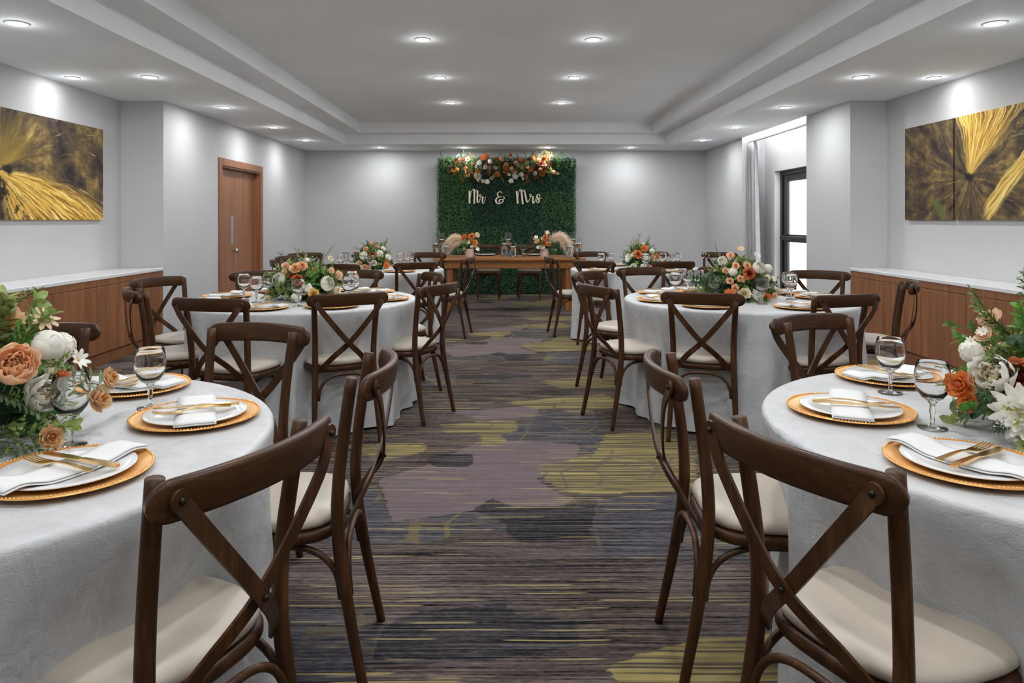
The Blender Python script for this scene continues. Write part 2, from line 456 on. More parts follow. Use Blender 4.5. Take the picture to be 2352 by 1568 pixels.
# paintings: streaks of paint drawn in canvas coordinates (object x = along wall, z = up)
def painting(key, fan):
    t = NT(key)
    tc = t.n('ShaderNodeTexCoord'); sx = t.n('ShaderNodeSeparateXYZ'); t.l(tc.outputs['Object'], sx.inputs[0])
    u, w = sx.outputs[0], sx.outputs[2]      # metres from the flower's heart
    comb = t.n('ShaderNodeCombineXYZ')
    rr = t.math('SQRT', t.math('ADD', t.math('MULTIPLY', u, u), t.math('MULTIPLY', w, w)))
    blot = t.noise(t.coord(), 9, 5, 0.65)
    wv = t.noise(t.coord(), 2.6, 3, 0.5)
    if not fan:
        arc = t.math('ADD', w, t.math('MULTIPLY', t.math('MULTIPLY', u, u), 0.17))     # sweeping arcs that bend down
        arc = t.math('ADD', arc, t.math('MULTIPLY_ADD', wv, 0.10, -0.05))
        ang = t.math('ARCTAN2', arc, t.math('ADD', u, 0.12))
    else:
        ang = t.math('ARCTAN2', w, u)
        ang = t.math('ADD', ang, t.math('MULTIPLY_ADD', wv, 0.5, -0.25))
    def streak(fa, fr, det, rough, off=0.0):
        cb = t.n('ShaderNodeCombineXYZ')
        t.l(t.math('MULTIPLY_ADD', ang, fa, off), cb.inputs[0]); t.l(t.math('MULTIPLY', rr, fr), cb.inputs[1])
        return t.noise(cb.outputs[0], 1.0, det, rough, 0.1)
    st = streak(26.0, 2.2, 8, 0.7)
    fine = streak(70.0, 3.0, 4, 0.6, 5.0)
    broad = streak(5.0, 3.2, 5, 0.6, 9.0)
    mixv = t.math('ADD', t.math('MULTIPLY', st, 0.7), t.math('MULTIPLY', fine, 0.3))
    gold = t.ramp(mixv, [(0.36, srgb(40, 30, 24)), (0.42, srgb(112, 84, 40)), (0.47, srgb(190, 142, 58)), (0.52, srgb(232, 186, 84)), (0.57, srgb(246, 218, 128)), (0.62, srgb(244, 236, 196)), (0.68, srgb(96, 72, 46))])
    brown = t.ramp(t.math('ADD', t.math('MULTIPLY', broad, 0.7), t.math('MULTIPLY', blot, 0.3)), [(0.36, srgb(34, 30, 31)), (0.44, srgb(68, 56, 50)), (0.52, srgb(96, 79, 54)), (0.60, srgb(138, 114, 66)), (0.68, srgb(192, 166, 104))])
    lines = t.math('MULTIPLY_ADD', fine, 30, -30 * 0.63, clamp=True)
    brown = t.mix(t.math('MULTIPLY', lines, 0.55), brown, srgb(220, 196, 128))
    if not fan:
        m = t.math('MULTIPLY_ADD', t.math('SUBTRACT', t.math('MULTIPLY_ADD', st, 0.35, -0.12), ang), 7.0, 0.0, clamp=True)
        m = t.math('MULTIPLY', m, t.math('MULTIPLY_ADD', ang, 2.6, 3.6, clamp=True))
        c = t.mix(m, brown, gold)
        low = t.math('MULTIPLY_ADD', ang, -2.2, -1.0, clamp=True)
        c = t.mix(t.math('MULTIPLY', t.math('MULTIPLY_ADD', blot, 12, -5.8, clamp=True), low), c, srgb(46, 36, 28))
        up = t.math('MULTIPLY', t.math('MULTIPLY_ADD', rr, -2.0, 1.0, clamp=True), t.math('MULTIPLY_ADD', ang, 3.0, -0.6, clamp=True))
        c = t.mix(t.math('MULTIPLY', up, 0.55), c, srgb(206, 170, 66))
    else:
        def fanmask(a0, k): return t.math('SUBTRACT', 1.0, t.math('MULTIPLY', t.math('ABSOLUTE', t.math('SUBTRACT', ang, a0)), k), clamp=True)
        fm = fanmask(1.22, 1.25)
        fm = t.math('MULTIPLY_ADD', t.math('ADD', fm, t.math('MULTIPLY_ADD', st, 1.0, -0.5)), 3.0, -0.5, clamp=True)
        c = t.mix(fm, brown, gold)
        q = t.math('ADD', t.math('SUBTRACT', w, t.math('MULTIPLY', u, 0.95)), 0.50)      # second spray, low on the camera side
        q = t.math('ADD', q, t.math('MULTIPLY_ADD', wv, 0.12, -0.06))
        cb = t.n('ShaderNodeCombineXYZ'); t.l(t.math('MULTIPLY', q, 42.0), cb.inputs[0]); t.l(t.math('MULTIPLY', t.math('ADD', u, w), 1.6), cb.inputs[1])
        s2 = t.noise(cb.outputs[0], 1.0, 6, 0.65)
        gold2 = t.ramp(s2, [(0.36, srgb(70, 52, 32)), (0.45, srgb(196, 150, 62)), (0.53, srgb(238, 204, 108)), (0.61, srgb(246, 232, 176)), (0.68, srgb(120, 92, 56))])
        bm = t.math('SUBTRACT', 1.0, t.math('MULTIPLY', t.math('ABSOLUTE', q), 8.0), clamp=True)
        bm = t.math('MULTIPLY_ADD', t.math('ADD', bm, t.math('MULTIPLY_ADD', s2, 0.9, -0.45)), 3.0, -0.4, clamp=True)
        bm = t.math('MULTIPLY', bm, t.math('MULTIPLY_ADD', u, 14.0, -2.4, clamp=True))
        c = t.mix(bm, c, gold2)
        gx = t.math('ADD', u, 0.42); gz = t.math('ADD', w, 0.26)
        gd = t.math('ADD', t.math('ABSOLUTE', t.math('ADD', gx, gz)), t.math('MULTIPLY', t.math('ABSOLUTE', t.math('SUBTRACT', gx, gz)), 0.35))
        gm = t.math('MULTIPLY_ADD', t.math('ADD', gd, t.math('MULTIPLY_ADD', blot, 0.12, -0.06)), -18, 2.0, clamp=True)
        c = t.mix(t.math('MULTIPLY', gm, 0.85), c, srgb(92, 104, 52))
    hm = t.math('MULTIPLY_ADD', t.math('ADD', rr, t.math('MULTIPLY_ADD', blot, 0.22, -0.11)), -30, 1.9, clamp=True)
    c = t.mix(hm, c, srgb(36, 30, 26))
    t.base(c); t.p(Roughness=0.6); t.b.inputs['Specular IOR Level'].default_value = 0.25; M[key] = t.m
painting('paint_sweep', False)
painting('paint_fan', True)

# ------------------------------------------------------------------ room shell
XL, XR = -3.58, 3.65            # main side walls
XLR, XRR = -4.03, 4.04          # recessed side walls near the camera
YB = 12.90                      # wall behind the hedge
YP = 7.52                       # where the recesses start
YF = -3.0                       # wall behind the camera
HC, H1, H2 = 2.56, 2.726, 2.89  # ceiling, tray ledge, tray top

def struct(o): return setp(o, kind='structure')

# floor with the printed carpet repeat
def carpet():
    step = 0.025
    nx = int((4.5 + 4.3) / step) + 1; ny = int((13.0 - YF) / 0.02) + 1
    xs = np.linspace(-4.3, 4.5, nx); ys = np.linspace(YF, 13.0, ny)
    X, Y = np.meshgrid(xs, ys)
    polys = {
     0: [[(-0.63, 3.59), (-0.42, 3.77), (-0.14, 4.2), (0.09, 4.22), (0.45, 4.15), (0.37, 3.77), (0.16, 3.59), (0.27, 3.4), (0.34, 3.35), (0.28, 3.25), (0.0, 3.25), (-0.05, 3.35), (-0.13, 3.2), (-0.32, 3.13), (-0.48, 3.09)],
         [(-0.35, 4.84), (0.26, 5.04), (0.21, 4.72), (-0.16, 4.66)], [(1.3, 2.6), (1.9, 2.8), (2.1, 3.5), (1.7, 3.9), (1.3, 3.4)]],
     1: [[(-0.43, 3.89), (-0.37, 3.97), (-0.16, 3.97), (-0.15, 3.89), (-0.18, 3.77), (-0.36, 3.77)],
         [(-0.14, 3.2), (-0.05, 3.34), (0.06, 3.25), (0.28, 3.25), (0.38, 3.35), (0.44, 3.32), (0.35, 2.91), (0.06, 2.89), (0.02, 2.97), (-0.01, 3.12)],
         [(-0.32, 2.36), (0.0, 2.43), (0.05, 2.36), (0.24, 2.33), (0.23, 2.18), (0.0, 2.12), (-0.38, 2.08), (-0.39, 2.27)], [(1.5, 4.2), (2.0, 4.4), (1.9, 4.8), (1.4, 4.7)]],
     2: [[(0.18, 3.77), (0.5, 3.97), (0.62, 4.34), (0.98, 4.42), (1.1, 4.1), (0.95, 3.45), (0.56, 3.4), (0.36, 3.38), (0.22, 3.53)],
         [(-0.41, 4.55), (-0.16, 4.63), (0.1, 4.66), (0.1, 4.44), (-0.01, 4.34), (0.02, 4.13), (-0.12, 4.1), (-0.15, 4.34), (-0.35, 4.37)],
         [(-0.95, 4.15), (-0.47, 4.17), (-0.43, 4.04), (-0.54, 3.93), (-0.67, 3.87)], [(0.29, 2.06), (0.36, 2.11), (0.62, 2.23), (0.95, 2.25), (0.9, 1.8), (0.42, 1.85)],
         [(0.0, 5.1), (0.75, 5.35), (0.9, 5.0), (0.5, 4.85), (0.2, 4.95)]],
     3: [[(-0.63, 3.53), (-0.48, 3.09), (-0.32, 3.13), (-0.13, 3.2), (-0.01, 3.07), (0.02, 2.97), (-0.16, 2.99), (-0.3, 2.88), (-0.9, 2.86), (-1.0, 3.4)],
         [(0.44, 3.32), (1.1, 3.4), (1.1, 2.7), (0.34, 2.77)], [(-1.0, 2.46), (-0.43, 2.36), (-0.39, 2.27), (-0.38, 1.9), (-1.0, 1.8)],
         [(-0.01, 4.34), (0.27, 4.84), (0.6, 5.11), (0.62, 4.34), (0.5, 3.97), (0.2, 4.2), (0.02, 4.13)], [(-1.4, 4.4), (-0.7, 4.5), (-0.8, 5.0), (-1.5, 5.2)]]}
    PX, PY, XO, YO = 3.4, 3.71, -1.45, 1.85
    ix = np.floor((X - XO) / PX)
    Xm = (X - XO) - ix * PX + XO
    Yq = Y + ix * 1.6
    Ym = (Yq - YO) % PY + YO
    attr = np.zeros((ny, nx, 4), np.float32)
    for ch, pl in polys.items():
        acc = np.zeros(X.shape, bool)
        for p in pl:
            ins = np.zeros(X.shape, bool); k = len(p)
            for i in range(k):
                (x0, y0), (x1, y1) = p[i], p[(i + 1) % k]
                if y0 == y1: continue
                cond = ((y0 > Ym) != (y1 > Ym)) & (Xm < (x1 - x0) * (Ym - y0) / (y1 - y0) + x0)
                ins ^= cond
            acc |= ins
        a = acc.astype(np.float32)
        b = a.copy()
        b[1:-1, 1:-1] = (a[1:-1, 1:-1] * 2 + a[:-2, 1:-1] + a[2:, 1:-1] + a[1:-1, :-2] + a[1:-1, 2:]) / 6
        attr[..., ch] = b
    me = bpy.data.meshes.new('floor')
    nv = nx * ny
    co = np.stack([X, Y, np.zeros_like(X)], -1).reshape(-1).astype(np.float32)
    idx = np.arange(nv).reshape(ny, nx)
    q = np.stack([idx[:-1, :-1], idx[:-1, 1:], idx[1:, 1:], idx[1:, :-1]], -1).reshape(-1, 4)
    nf = len(q)
    me.vertices.add(nv); me.vertices.foreach_set('co', co)
    me.loops.add(nf * 4); me.loops.foreach_set('vertex_index', q.reshape(-1).astype(np.int32))
    me.polygons.add(nf); me.polygons.foreach_set('loop_start', np.arange(0, nf * 4, 4, dtype=np.int32))
    me.update(calc_edges=True)
    at = me.attributes.new('carpet_print', 'FLOAT_COLOR', 'POINT')
    at.data.foreach_set('color', attr.reshape(-1))
    me.materials.append(M['carpet'])
    return struct(link('floor', me))
carpet()

# walls
DY0, DY1, DH = 9.06, 10.50, 2.00        # left door opening
m = MB(); m.box((-4.2, YB, 0), (4.3, YB + 0.12, 2.95)); struct(m.build('wall_back', M['wall']))
m = MB()
m.box((XLR - 0.12, YF, 0), (XLR, YP, 2.7))
m.box((XLR - 0.12, YP, 0), (XL, DY0, 2.7)); m.box((XLR - 0.12, DY1, 0), (XL, YB, 2.7)); m.box((XLR - 0.12, DY0, DH), (XL, DY1, 2.7))
m.box((XLR - 0.12, DY0, 0), (XL - 0.20, DY1, DH))
struct(m.build('wall_left', M['wall']))
NY0, NY1, XN = 8.60, 10.92, 4.00        # niche with the glass door
GY0, GY1, GH = 9.28, 10.53, 2.02
m = MB()
m.box((XRR, YF, 0), (XRR + 0.12, 7.51, 2.7)); struct(m.build('wall_right', M['wall']))
m = MB(); m.box((XR, 7.51, 0), (XRR + 0.12, NY0, HC)); struct(m.build('wall_right_pillar', M['wall']))
m = MB(); m.box((XR, NY1, 0), (XRR + 0.12, YB, HC)); struct(m.build('wall_right_end', M['wall']))
m = MB()
m.box((XN, NY0, 0), (XRR + 0.12, GY0, 2.95)); m.box((XN, GY1, 0), (XRR + 0.12, NY1, 2.95)); m.box((XN, GY0, GH), (XRR + 0.12, GY1, 2.95))
struct(m.build('wall_right_niche', M['wall']))
m = MB(); m.box((-4.2, YF - 0.12, 0), (4.3, YF, 2.95)); struct(m.build('wall_front', M['wall']))

# ceiling with the two-step tray
TX0, TX1, TY0, TY1 = -2.61, 2.69, -2.4, 11.81
UX0, UX1, UY0, UY1 = -2.33, 2.41, -2.1, 11.58
m = MB()
T = 0.6
m.box((-4.2, YF, HC), (TX0, YB, HC + T))
m.box((TX1, YF, HC), (XR, YB, HC + T)); m.box((XR, YF, HC), (4.3, NY0, HC + T)); m.box((XR, NY1, HC), (4.3, YB, HC + T))
m.box((TX0, TY1, HC), (TX1, YB, HC + T)); m.box((TX0, YF, HC), (TX1, TY0, HC + T))
m.box((TX0, TY0, H1), (UX0, TY1, HC + T)); m.box((UX1, TY0, H1), (TX1, TY1, HC + T))
m.box((UX0, UY1, H1), (UX1, TY1, HC + T)); m.box((UX0, TY0, H1), (UX1, UY0, HC + T))
m.box((UX0, UY0, H2), (UX1, UY1, HC + T))
m.box((XR, NY0, 2.80), (4.3, NY1, HC + T))
struct(m.build('ceiling', M['ceiling']))

# ------------------------------------------------------------------ downlights
def downlight_meshes(r):
    a = MB(); a.lathe([(r * 1.32, 0), (r * 1.30, -0.006), (r * 1.02, -0.008), (r * 0.98, -0.002)], 28)
    b = MB(); b.lathe([(r * 0.99, -0.003), (r * 0.7, -0.0045), (0, -0.005)], 28)
    return a.mesh('trim_ring', M['trim_white'], True), b.mesh('lens', M['lamp_lens'], True)
DLM = downlight_meshes(0.055); DLS = downlight_meshes(0.048)
def spot(name, x, y, z, w, size, blend, parent, rot=(0, 0, 0), wide=None):
    ld = bpy.data.lights.new(name, 'SPOT'); ld.energy = w; ld.spot_size = math.radians(size); ld.spot_blend = blend
    ld.shadow_soft_size = 0.05; ld.color = LAMP_COL
    link('light_source', ld, parent, (0, 0, -0.02), rot)
    ld = bpy.data.lights.new(name, 'AREA'); ld.shape = 'DISK'; ld.size = 0.10; ld.energy = wide or WIDE_W; ld.color = LAMP_COL
    link('light_source', ld, parent, (0, 0, -0.012))
    ld = bpy.data.lights.new(name, 'POINT'); ld.energy = 0.45; ld.shadow_soft_size = 0.045; ld.color = LAMP_COL   # extra point light, added below the flat lens for a ceiling halo
    link('light_source', ld, parent, (0, 0, -0.062))
def downlight(x, y, z, label, group, meshes=DLM, w=None, size=142, blend=0.55, rot=(0, 0, 0), wide=None):
    e = empty('ceiling_downlight', (x, y, z)); setp(e, label, 'downlight', group)
    link('trim_ring', meshes[0], e); link('lens', meshes[1], e)
    spot('downlight', x, y, z, w or SPOT_W, size, blend, e, rot, wide)
YS = [-2.1, -0.45, 1.22, 2.89, 4.56, 6.27, 7.95, 9.66, 11.23]
ORD = ['first', 'second', 'third', 'fourth', 'fifth', 'sixth', 'seventh', 'eighth', 'ninth']
for i, y in enumerate(reversed(YS)):
    downlight(-3.105, y, HC, f'recessed downlight in the border ceiling along the wooden-door wall, {ORD[i]} from the hedge end', 'downlights along the wooden-door wall')
    downlight(3.14, y, HC, f'recessed downlight in the border ceiling along the glass-door wall, {ORD[i]} from the hedge end', 'downlights along the glass-door wall')
for x, w in ((-2.13, 'outermost toward the wooden door'), (-0.686, 'over the wooden-door half of the hedge'), (0.76, 'over the glass-door half of the hedge'), (2.20, 'outermost toward the glass door')):
    downlight(x, 12.37, HC, f'recessed downlight in the ceiling border before the hedge, {w}', 'downlights above the hedge wall')
for i, y in enumerate(reversed(YS[1:8])):
    downlight(-0.71, y, H2, f'recessed downlight in the raised tray, wooden-door row, {ORD[i]} from the hedge end', 'tray downlights, wooden-door row', wide=WIDE_TRAY_W)
    downlight(0.79, y, H2, f'recessed downlight in the raised tray, glass-door row, {ORD[i]} from the hedge end', 'tray downlights, glass-door row', wide=WIDE_TRAY_W)
for sx, nm in ((-1, 'sweeping-arc'), (1, 'radiating-burst')):
    for k, y in enumerate((6.3, 4.2)):
        downlight(3.80 * sx, y, HC, f'small picture downlight above the gold {nm} painting, {["hedge", "rear"][k]} end', f'picture lights over {nm} painting', DLS, SPOT_WASH_W, 105, 1.0, (0, math.radians(-8 * sx), 0), wide=1.5)

# ------------------------------------------------------------------ wooden double door (left wall)
def wooden_door():
    d = struct(empty('door_1', (XL, (DY0 + DY1) / 2, 0)))
    cy = (DY0 + DY1) / 2
    def part(name, mb, mat, par=d, sm=False): return mb.build(name, mat, par, (-XL, -cy, 0) if par is d else (0, 0, 0), None, sm)
    fw = 0.095
    m = MB(); m.bbox((XL - 0.005, DY0 - fw, 0), (XL + 0.018, DY0, DH + fw)); m.box((XL - 0.14, DY0, 0), (XL, DY0 + 0.02, DH)); part('door_frame', m, M['door_wood'])
    m = MB(); m.bbox((XL - 0.005, DY1, 0), (XL + 0.018, DY1 + fw, DH + fw)); m.box((XL - 0.14, DY1 - 0.02, 0), (XL, DY1, DH)); part('door_frame', m, M['door_wood'])
    m = MB(); m.bbox((XL - 0.005, DY0 - fw * 0, DH), (XL + 0.0185, DY1, DH + fw)); m.box((XL - 0.14, DY0 + 0.02, DH - 0.02), (XL, DY1 - 0.02, DH)); part('door_frame', m, M['door_wood'])
    ys = 9.755
    xd = XL - 0.085
    m = MB(); m.bbox((xd - 0.04, DY0 + 0.021, 0.005), (xd, ys - 0.003, DH - 0.022), 0.002); a = part('door_leaf', m, M['door_wood'])
    m = MB(); m.bbox((xd - 0.04, ys + 0.003, 0.005), (xd, DY1 - 0.021, DH - 0.022), 0.002); b = part('door_leaf', m, M['door_wood'])
    m = MB(); m.bbox((xd - 0.002, 9.60, 0.985), (xd + 0.004, 9.695, 1.365), 0.001); m.build('push_plate', M['steel'], a)
    m = MB(); m.lathe([(0.012, 0), (0.012, 0.03), (0.028, 0.034), (0.030, 0.045), (0.026, 0.06), (0, 0.064)], 20)
    k = m.build('door_knob', M['steel'], a, (xd, 9.69, 0.89), (0, PI / 2, 0), True)
wooden_door()

# ------------------------------------------------------------------ glass exit door (niche in right wall)
def glass_door():
    d = struct(empty('door_2', (XN, (GY0 + GY1) / 2, 0)))
    off = (-XN, -(GY0 + GY1) / 2, 0)
    x0, x1 = XN + 0.10, XN + 0.150
    bm = M['black_metal']
    m = MB(); m.bbox((x0 - 0.02, GY1 - 0.075, 0), (x1 + 0.01, GY1, GH), 0.004); m.build('door_frame', bm, d, off)
    m = MB(); m.bbox((x0 - 0.02, GY0, 0), (x1 + 0.01, GY0 + 0.075, GH), 0.004); m.build('door_frame', bm, d, off)
    m = MB(); m.bbox((x0 - 0.02, GY0 + 0.075, GH - 0.06), (x1 + 0.01, GY1 - 0.075, GH), 0.004); m.build('door_frame', bm, d, off)
    a, b = GY0 + 0.085, GY1 - 0.085
    for (ya, yb) in ((b - 0.13, b), (a, a + 0.13)):
        m = MB(); m.bbox((x0, ya, 0.01), (x1 - 0.01, yb, GH - 0.061), 0.004); m.build('stile', bm, d, off)
    for (za, zb) in ((GH - 0.16, GH - 0.061), (0.99, 1.10), (0.01, 0.22)):
        m = MB(); m.bbox((x0 + 0.002, a + 0.131, za), (x1 - 0.012, b - 0.131, zb), 0.004); m.build('rail', bm, d, off)
    for (za, zb) in ((0.22, 0.99), (1.10, GH - 0.16)):
        m = MB(); m.box((x0 + 0.02, a + 0.13, za), (x0 + 0.026, b - 0.13, zb)); m.build('pane', M['pane'], d, off)
    m = MB(); m.bbox((x0 - 0.075, a + 0.06, 1.02), (x0 - 0.03, b - 0.04, 1.075), 0.006)
    m.bbox((x0 - 0.03, b - 0.12, 1.01), (x0, b - 0.03, 1.085), 0.004); m.bbox((x0 - 0.03, a + 0.03, 1.01), (x0, a + 0.12, 1.085), 0.004)
    m.build('push_bar', bm, d, off)
    # white-painted reveal
    m = MB(); m.box((XN + 0.001, GY1 - 0.004, 0), (XN + 0.079, GY1 - 0.0005, GH)); m.build('reveal', M['white_paint'], d, off)
glass_door()

# curtain, its rail and the light strip in the slot above
m = MB(); m.bbox((3.735, NY0 + 0.005, 2.475), (3.765, NY1 - 0.005, 2.50), 0.003)
setp(m.build('curtain_rail', M['rail']), 'thin grey curtain rail across the niche of the glass door', 'curtain rail')
def curtain():
    m = MB(); n = 90; rows = 14
    vs = []; fs = []
    for j in range(rows + 1):
        z = lerp(2.472, 0.02, j / rows)
        sp = lerp(0.85, 1.25, smooth(j / rows))
        for i in range(n + 1):
            s = i / n
            y = 10.885 - s * 0.30 * sp
            x = 3.752 + 0.045 * math.sin(s * 2 * PI * 5.5 + 0.6) * lerp(0.75, 1.05, j / rows) + 0.012 * math.sin(s * 21 + j * 0.13)
            vs.append((x, y, z))
    for j in range(rows):
        for i in range(n):
            a = j * (n + 1) + i
            fs.append((a, a + 1, a + n + 2, a + n + 1))
    m.add(vs, fs)
    o = m.build('curtain', M['curtain'], None, (0, 0, 0), None, True)
    md = o.modifiers.new('thick', 'SOLIDIFY'); md.thickness = 0.003
    setp(o, 'grey linen curtain gathered at the end of the glass-door niche', 'curtain')
curtain()
e = empty('light_strip', (3.70, (NY0 + NY1) / 2, 2.78)); setp(e, 'white light strip glowing in the ceiling slot above the curtain rail', 'light strip')
m = MB(); m.bbox((-0.03, -1.1, 0.006), (0.03, 1.1, 0.02), 0.002); m.build('channel', M['trim_white'], e)
m = MB(); m.box((-0.022, -1.09, 0.0), (0.022, 1.09, 0.006)); m.build('diffuser', M['strip_lens'], e)
ld = bpy.data.lights.new('strip', 'AREA'); ld.shape = 'RECTANGLE'; ld.size = 0.04; ld.size_y = 2.1; ld.energy = 7
link('light_source', ld, e, (0, 0, -0.006))

# ------------------------------------------------------------------ sideboards
def sideboard(side):
    sgn = -1 if side == 'L' else 1
    xf = (XL - 0.02) if side == 'L' else (XR + 0.02)       # carcass front
    xb = (XLR if side == 'L' else XRR) - sgn * 0.004
    wallname = 'wooden-door wall' if side == 'L' else 'glass-door wall'
    yend = YP - 0.01
    edges = [yend, 6.89, 6.29, 5.68, 5.07, 4.46, 3.85] if side == 'L' else [yend, 6.86, 6.245, 5.635, 5.025, 4.415, 3.805]
    words = ['far end unit by the hedge-side pillar', 'second unit from the pillar', 'third unit from the pillar']
    lo, hi = min(xf, xb), max(xf, xb)
    for k in range(3):
        y1, ym, y0 = edges[2 * k], edges[2 * k + 1], edges[2 * k + 2]
        e = empty('sideboard_cabinet', ((xf + xb) / 2, (y0 + y1) / 2, 0))
        setp(e, f'brown wood base cabinet along the {wallname}, {words[k]}', 'cabinet', f'base cabinets along the {wallname}')
        off = (-(xf + xb) / 2, -(y0 + y1) / 2, 0)
        m = MB(); m.box((lo, y0 + 0.001, 0.115), (hi, y1 - 0.001, 0.772)); m.build('body', M['cabinet_wood'], e, off)
        xk = xf + sgn * 0.012
        m = MB(); m.box((min(xk, xb), y0 + 0.001, 0.0), (max(xk, xb), y1 - 0.001, 0.113)); m.build('toe_kick', M['cabinet_wood'], e, off)
        xo = xf - sgn * 0.018
        m = MB(); m.bbox((min(xf, xo), y0 + 0.001, 0.715), (max(xf, xo), y1 - 0.001, 0.772), 0.001); m.build('top_panel', M['cabinet_wood'], e, off)
        for (a, b) in ((y0, ym), (ym, y1)):
            m = MB(); m.bbox((min(xf, xo), a + 0.0025, 0.118), (max(xf, xo), b - 0.0025, 0.710), 0.0015)
            m.build('cabinet_door', M['cabinet_wood'], e, off)
    xo = xf - sgn * 0.024
    m = MB(); m.bbox((min(xo, xb), edges[-1], 0.773), (max(xo, xb), yend, 0.803), 0.003)
    setp(m.build('worktop', M['quartz']), f'white stone worktop on the cabinets along the {wallname}', 'worktop')
sideboard('L'); sideboard('R')

# ------------------------------------------------------------------ paintings
def canvas(x, y0, y1, z0, z1, fy, fz, mat, label, group=None):
    # object origin sits at the heart of the painted flower; local x runs along the wall
    sgn = 1 if x > 0 else -1
    m = MB(); th = 0.035
    if sgn < 0: a, b = y0 - fy, y1 - fy           # local x -> world y
    else: a, b = -(y1 - fy), -(y0 - fy)           # local x -> world -y
    m.bbox((a, 0.0, z0 - fz), (b, th, z1 - fz), 0.002)
    # left wall: local x -> +Y, local y -> -X ; right wall: local x -> -Y, local y -> +X
    rz = PI / 2 if sgn < 0 else -PI / 2
    loc = (x + (th if sgn < 0 else -th), fy, fz)
    o = m.build('canvas_painting', mat, None, loc, (0, 0, rz))
    setp(o, label, 'painting', group)
canvas(XLR, 5.56, 7.13, 1.305, 2.205, 5.76, 1.70, M['paint_sweep'], 'abstract canvas of golden arcs sweeping across a smoky brown ground')
canvas(XRR, 6.36, 7.12, 1.305, 2.21, 6.14, 1.66, M['paint_fan'], 'narrow dark brown abstract canvas with a green patch low down', 'burst painting panels')
canvas(XRR, 4.80, 6.335, 1.305, 2.21, 6.14, 1.66, M['paint_fan'], 'wide abstract canvas with a bright golden burst of streaks', 'burst painting panels')

# ------------------------------------------------------------------ chairs
def crest_mesh():
    m = MB(); vs = []; fs = []
    half = 0.235; n = 36; hh = 0.037; prof = 12
    for i in range(n + 1):
        s = -half + 2 * half * i / n
        # denser near rounded ends
        s = half * math.sin((i / n - 0.5) * PI)
        y = -0.278 - 0.062 * (1 - (s / half) ** 2)
        z = 0.846 + 0.006 * (1 - (s / half) ** 2)
        d = (abs(s) - (half - hh))
        h = hh if d <= 0 else hh * math.sqrt(max(0.0, 1 - (d / hh) ** 2))
        h = max(h, 0.004); th = 0.0130 if d <= 0 else 0.0130 * (0.6 + 0.4 * h / hh)
        slope = 2 * 0.062 * s / half ** 2
        nx, ny = -slope, 1.0; L = math.hypot(nx, ny); nx /= L; ny /= L
        for k in range(prof):
            a = 2 * PI * k / prof
            ca, sa = math.cos(a), math.sin(a)
            p = 0.45
            oy = th * math.copysign(abs(ca) ** p, ca); oz = h * math.copysign(abs(sa) ** p, sa)
            vs.append((s + nx * oy, y + ny * oy - oz * 0.12, z + oz))
    for i in range(n):
        for k in range(prof):
            k2 = (k + 1) % prof
            fs.append((i * prof + k, i * prof + k2, (i + 1) * prof + k2, (i + 1) * prof + k))
    fs.append(tuple(range(prof - 1, -1, -1))); fs.append(tuple(n * prof + k for k in range(prof)))
    m.add(vs, fs)
    return m.mesh('crest_rail', M['crest_wood'], True)

def seat_outline(a, b, k=48):
    out = []
    for i in range(k):
        t = 2 * PI * i / k
        ct, st = math.cos(t), math.sin(t)
        e = 2 / (2.5 if st > 0 else 3.6)
        x = a * math.copysign(abs(ct) ** e, ct); y = b * math.copysign(abs(st) ** e, st)
        x *= 1.0 + 0.07 * (y / b)           # a little wider in front
        out.append((x, y))
    return out

def loft(m, rings):
    vs = []; fs = []; n = len(rings[0])
    for r in rings: vs += r
    for i in range(len(rings) - 1):
        for k in range(n):
            k2 = (k + 1) % n
            fs.append((i * n + k, i * n + k2, (i + 1) * n + k2, (i + 1) * n + k))
    fs.append(tuple(range(n - 1, -1, -1))); fs.append(tuple((len(rings) - 1) * n + k for k in range(n)))
    m.add(vs, fs)

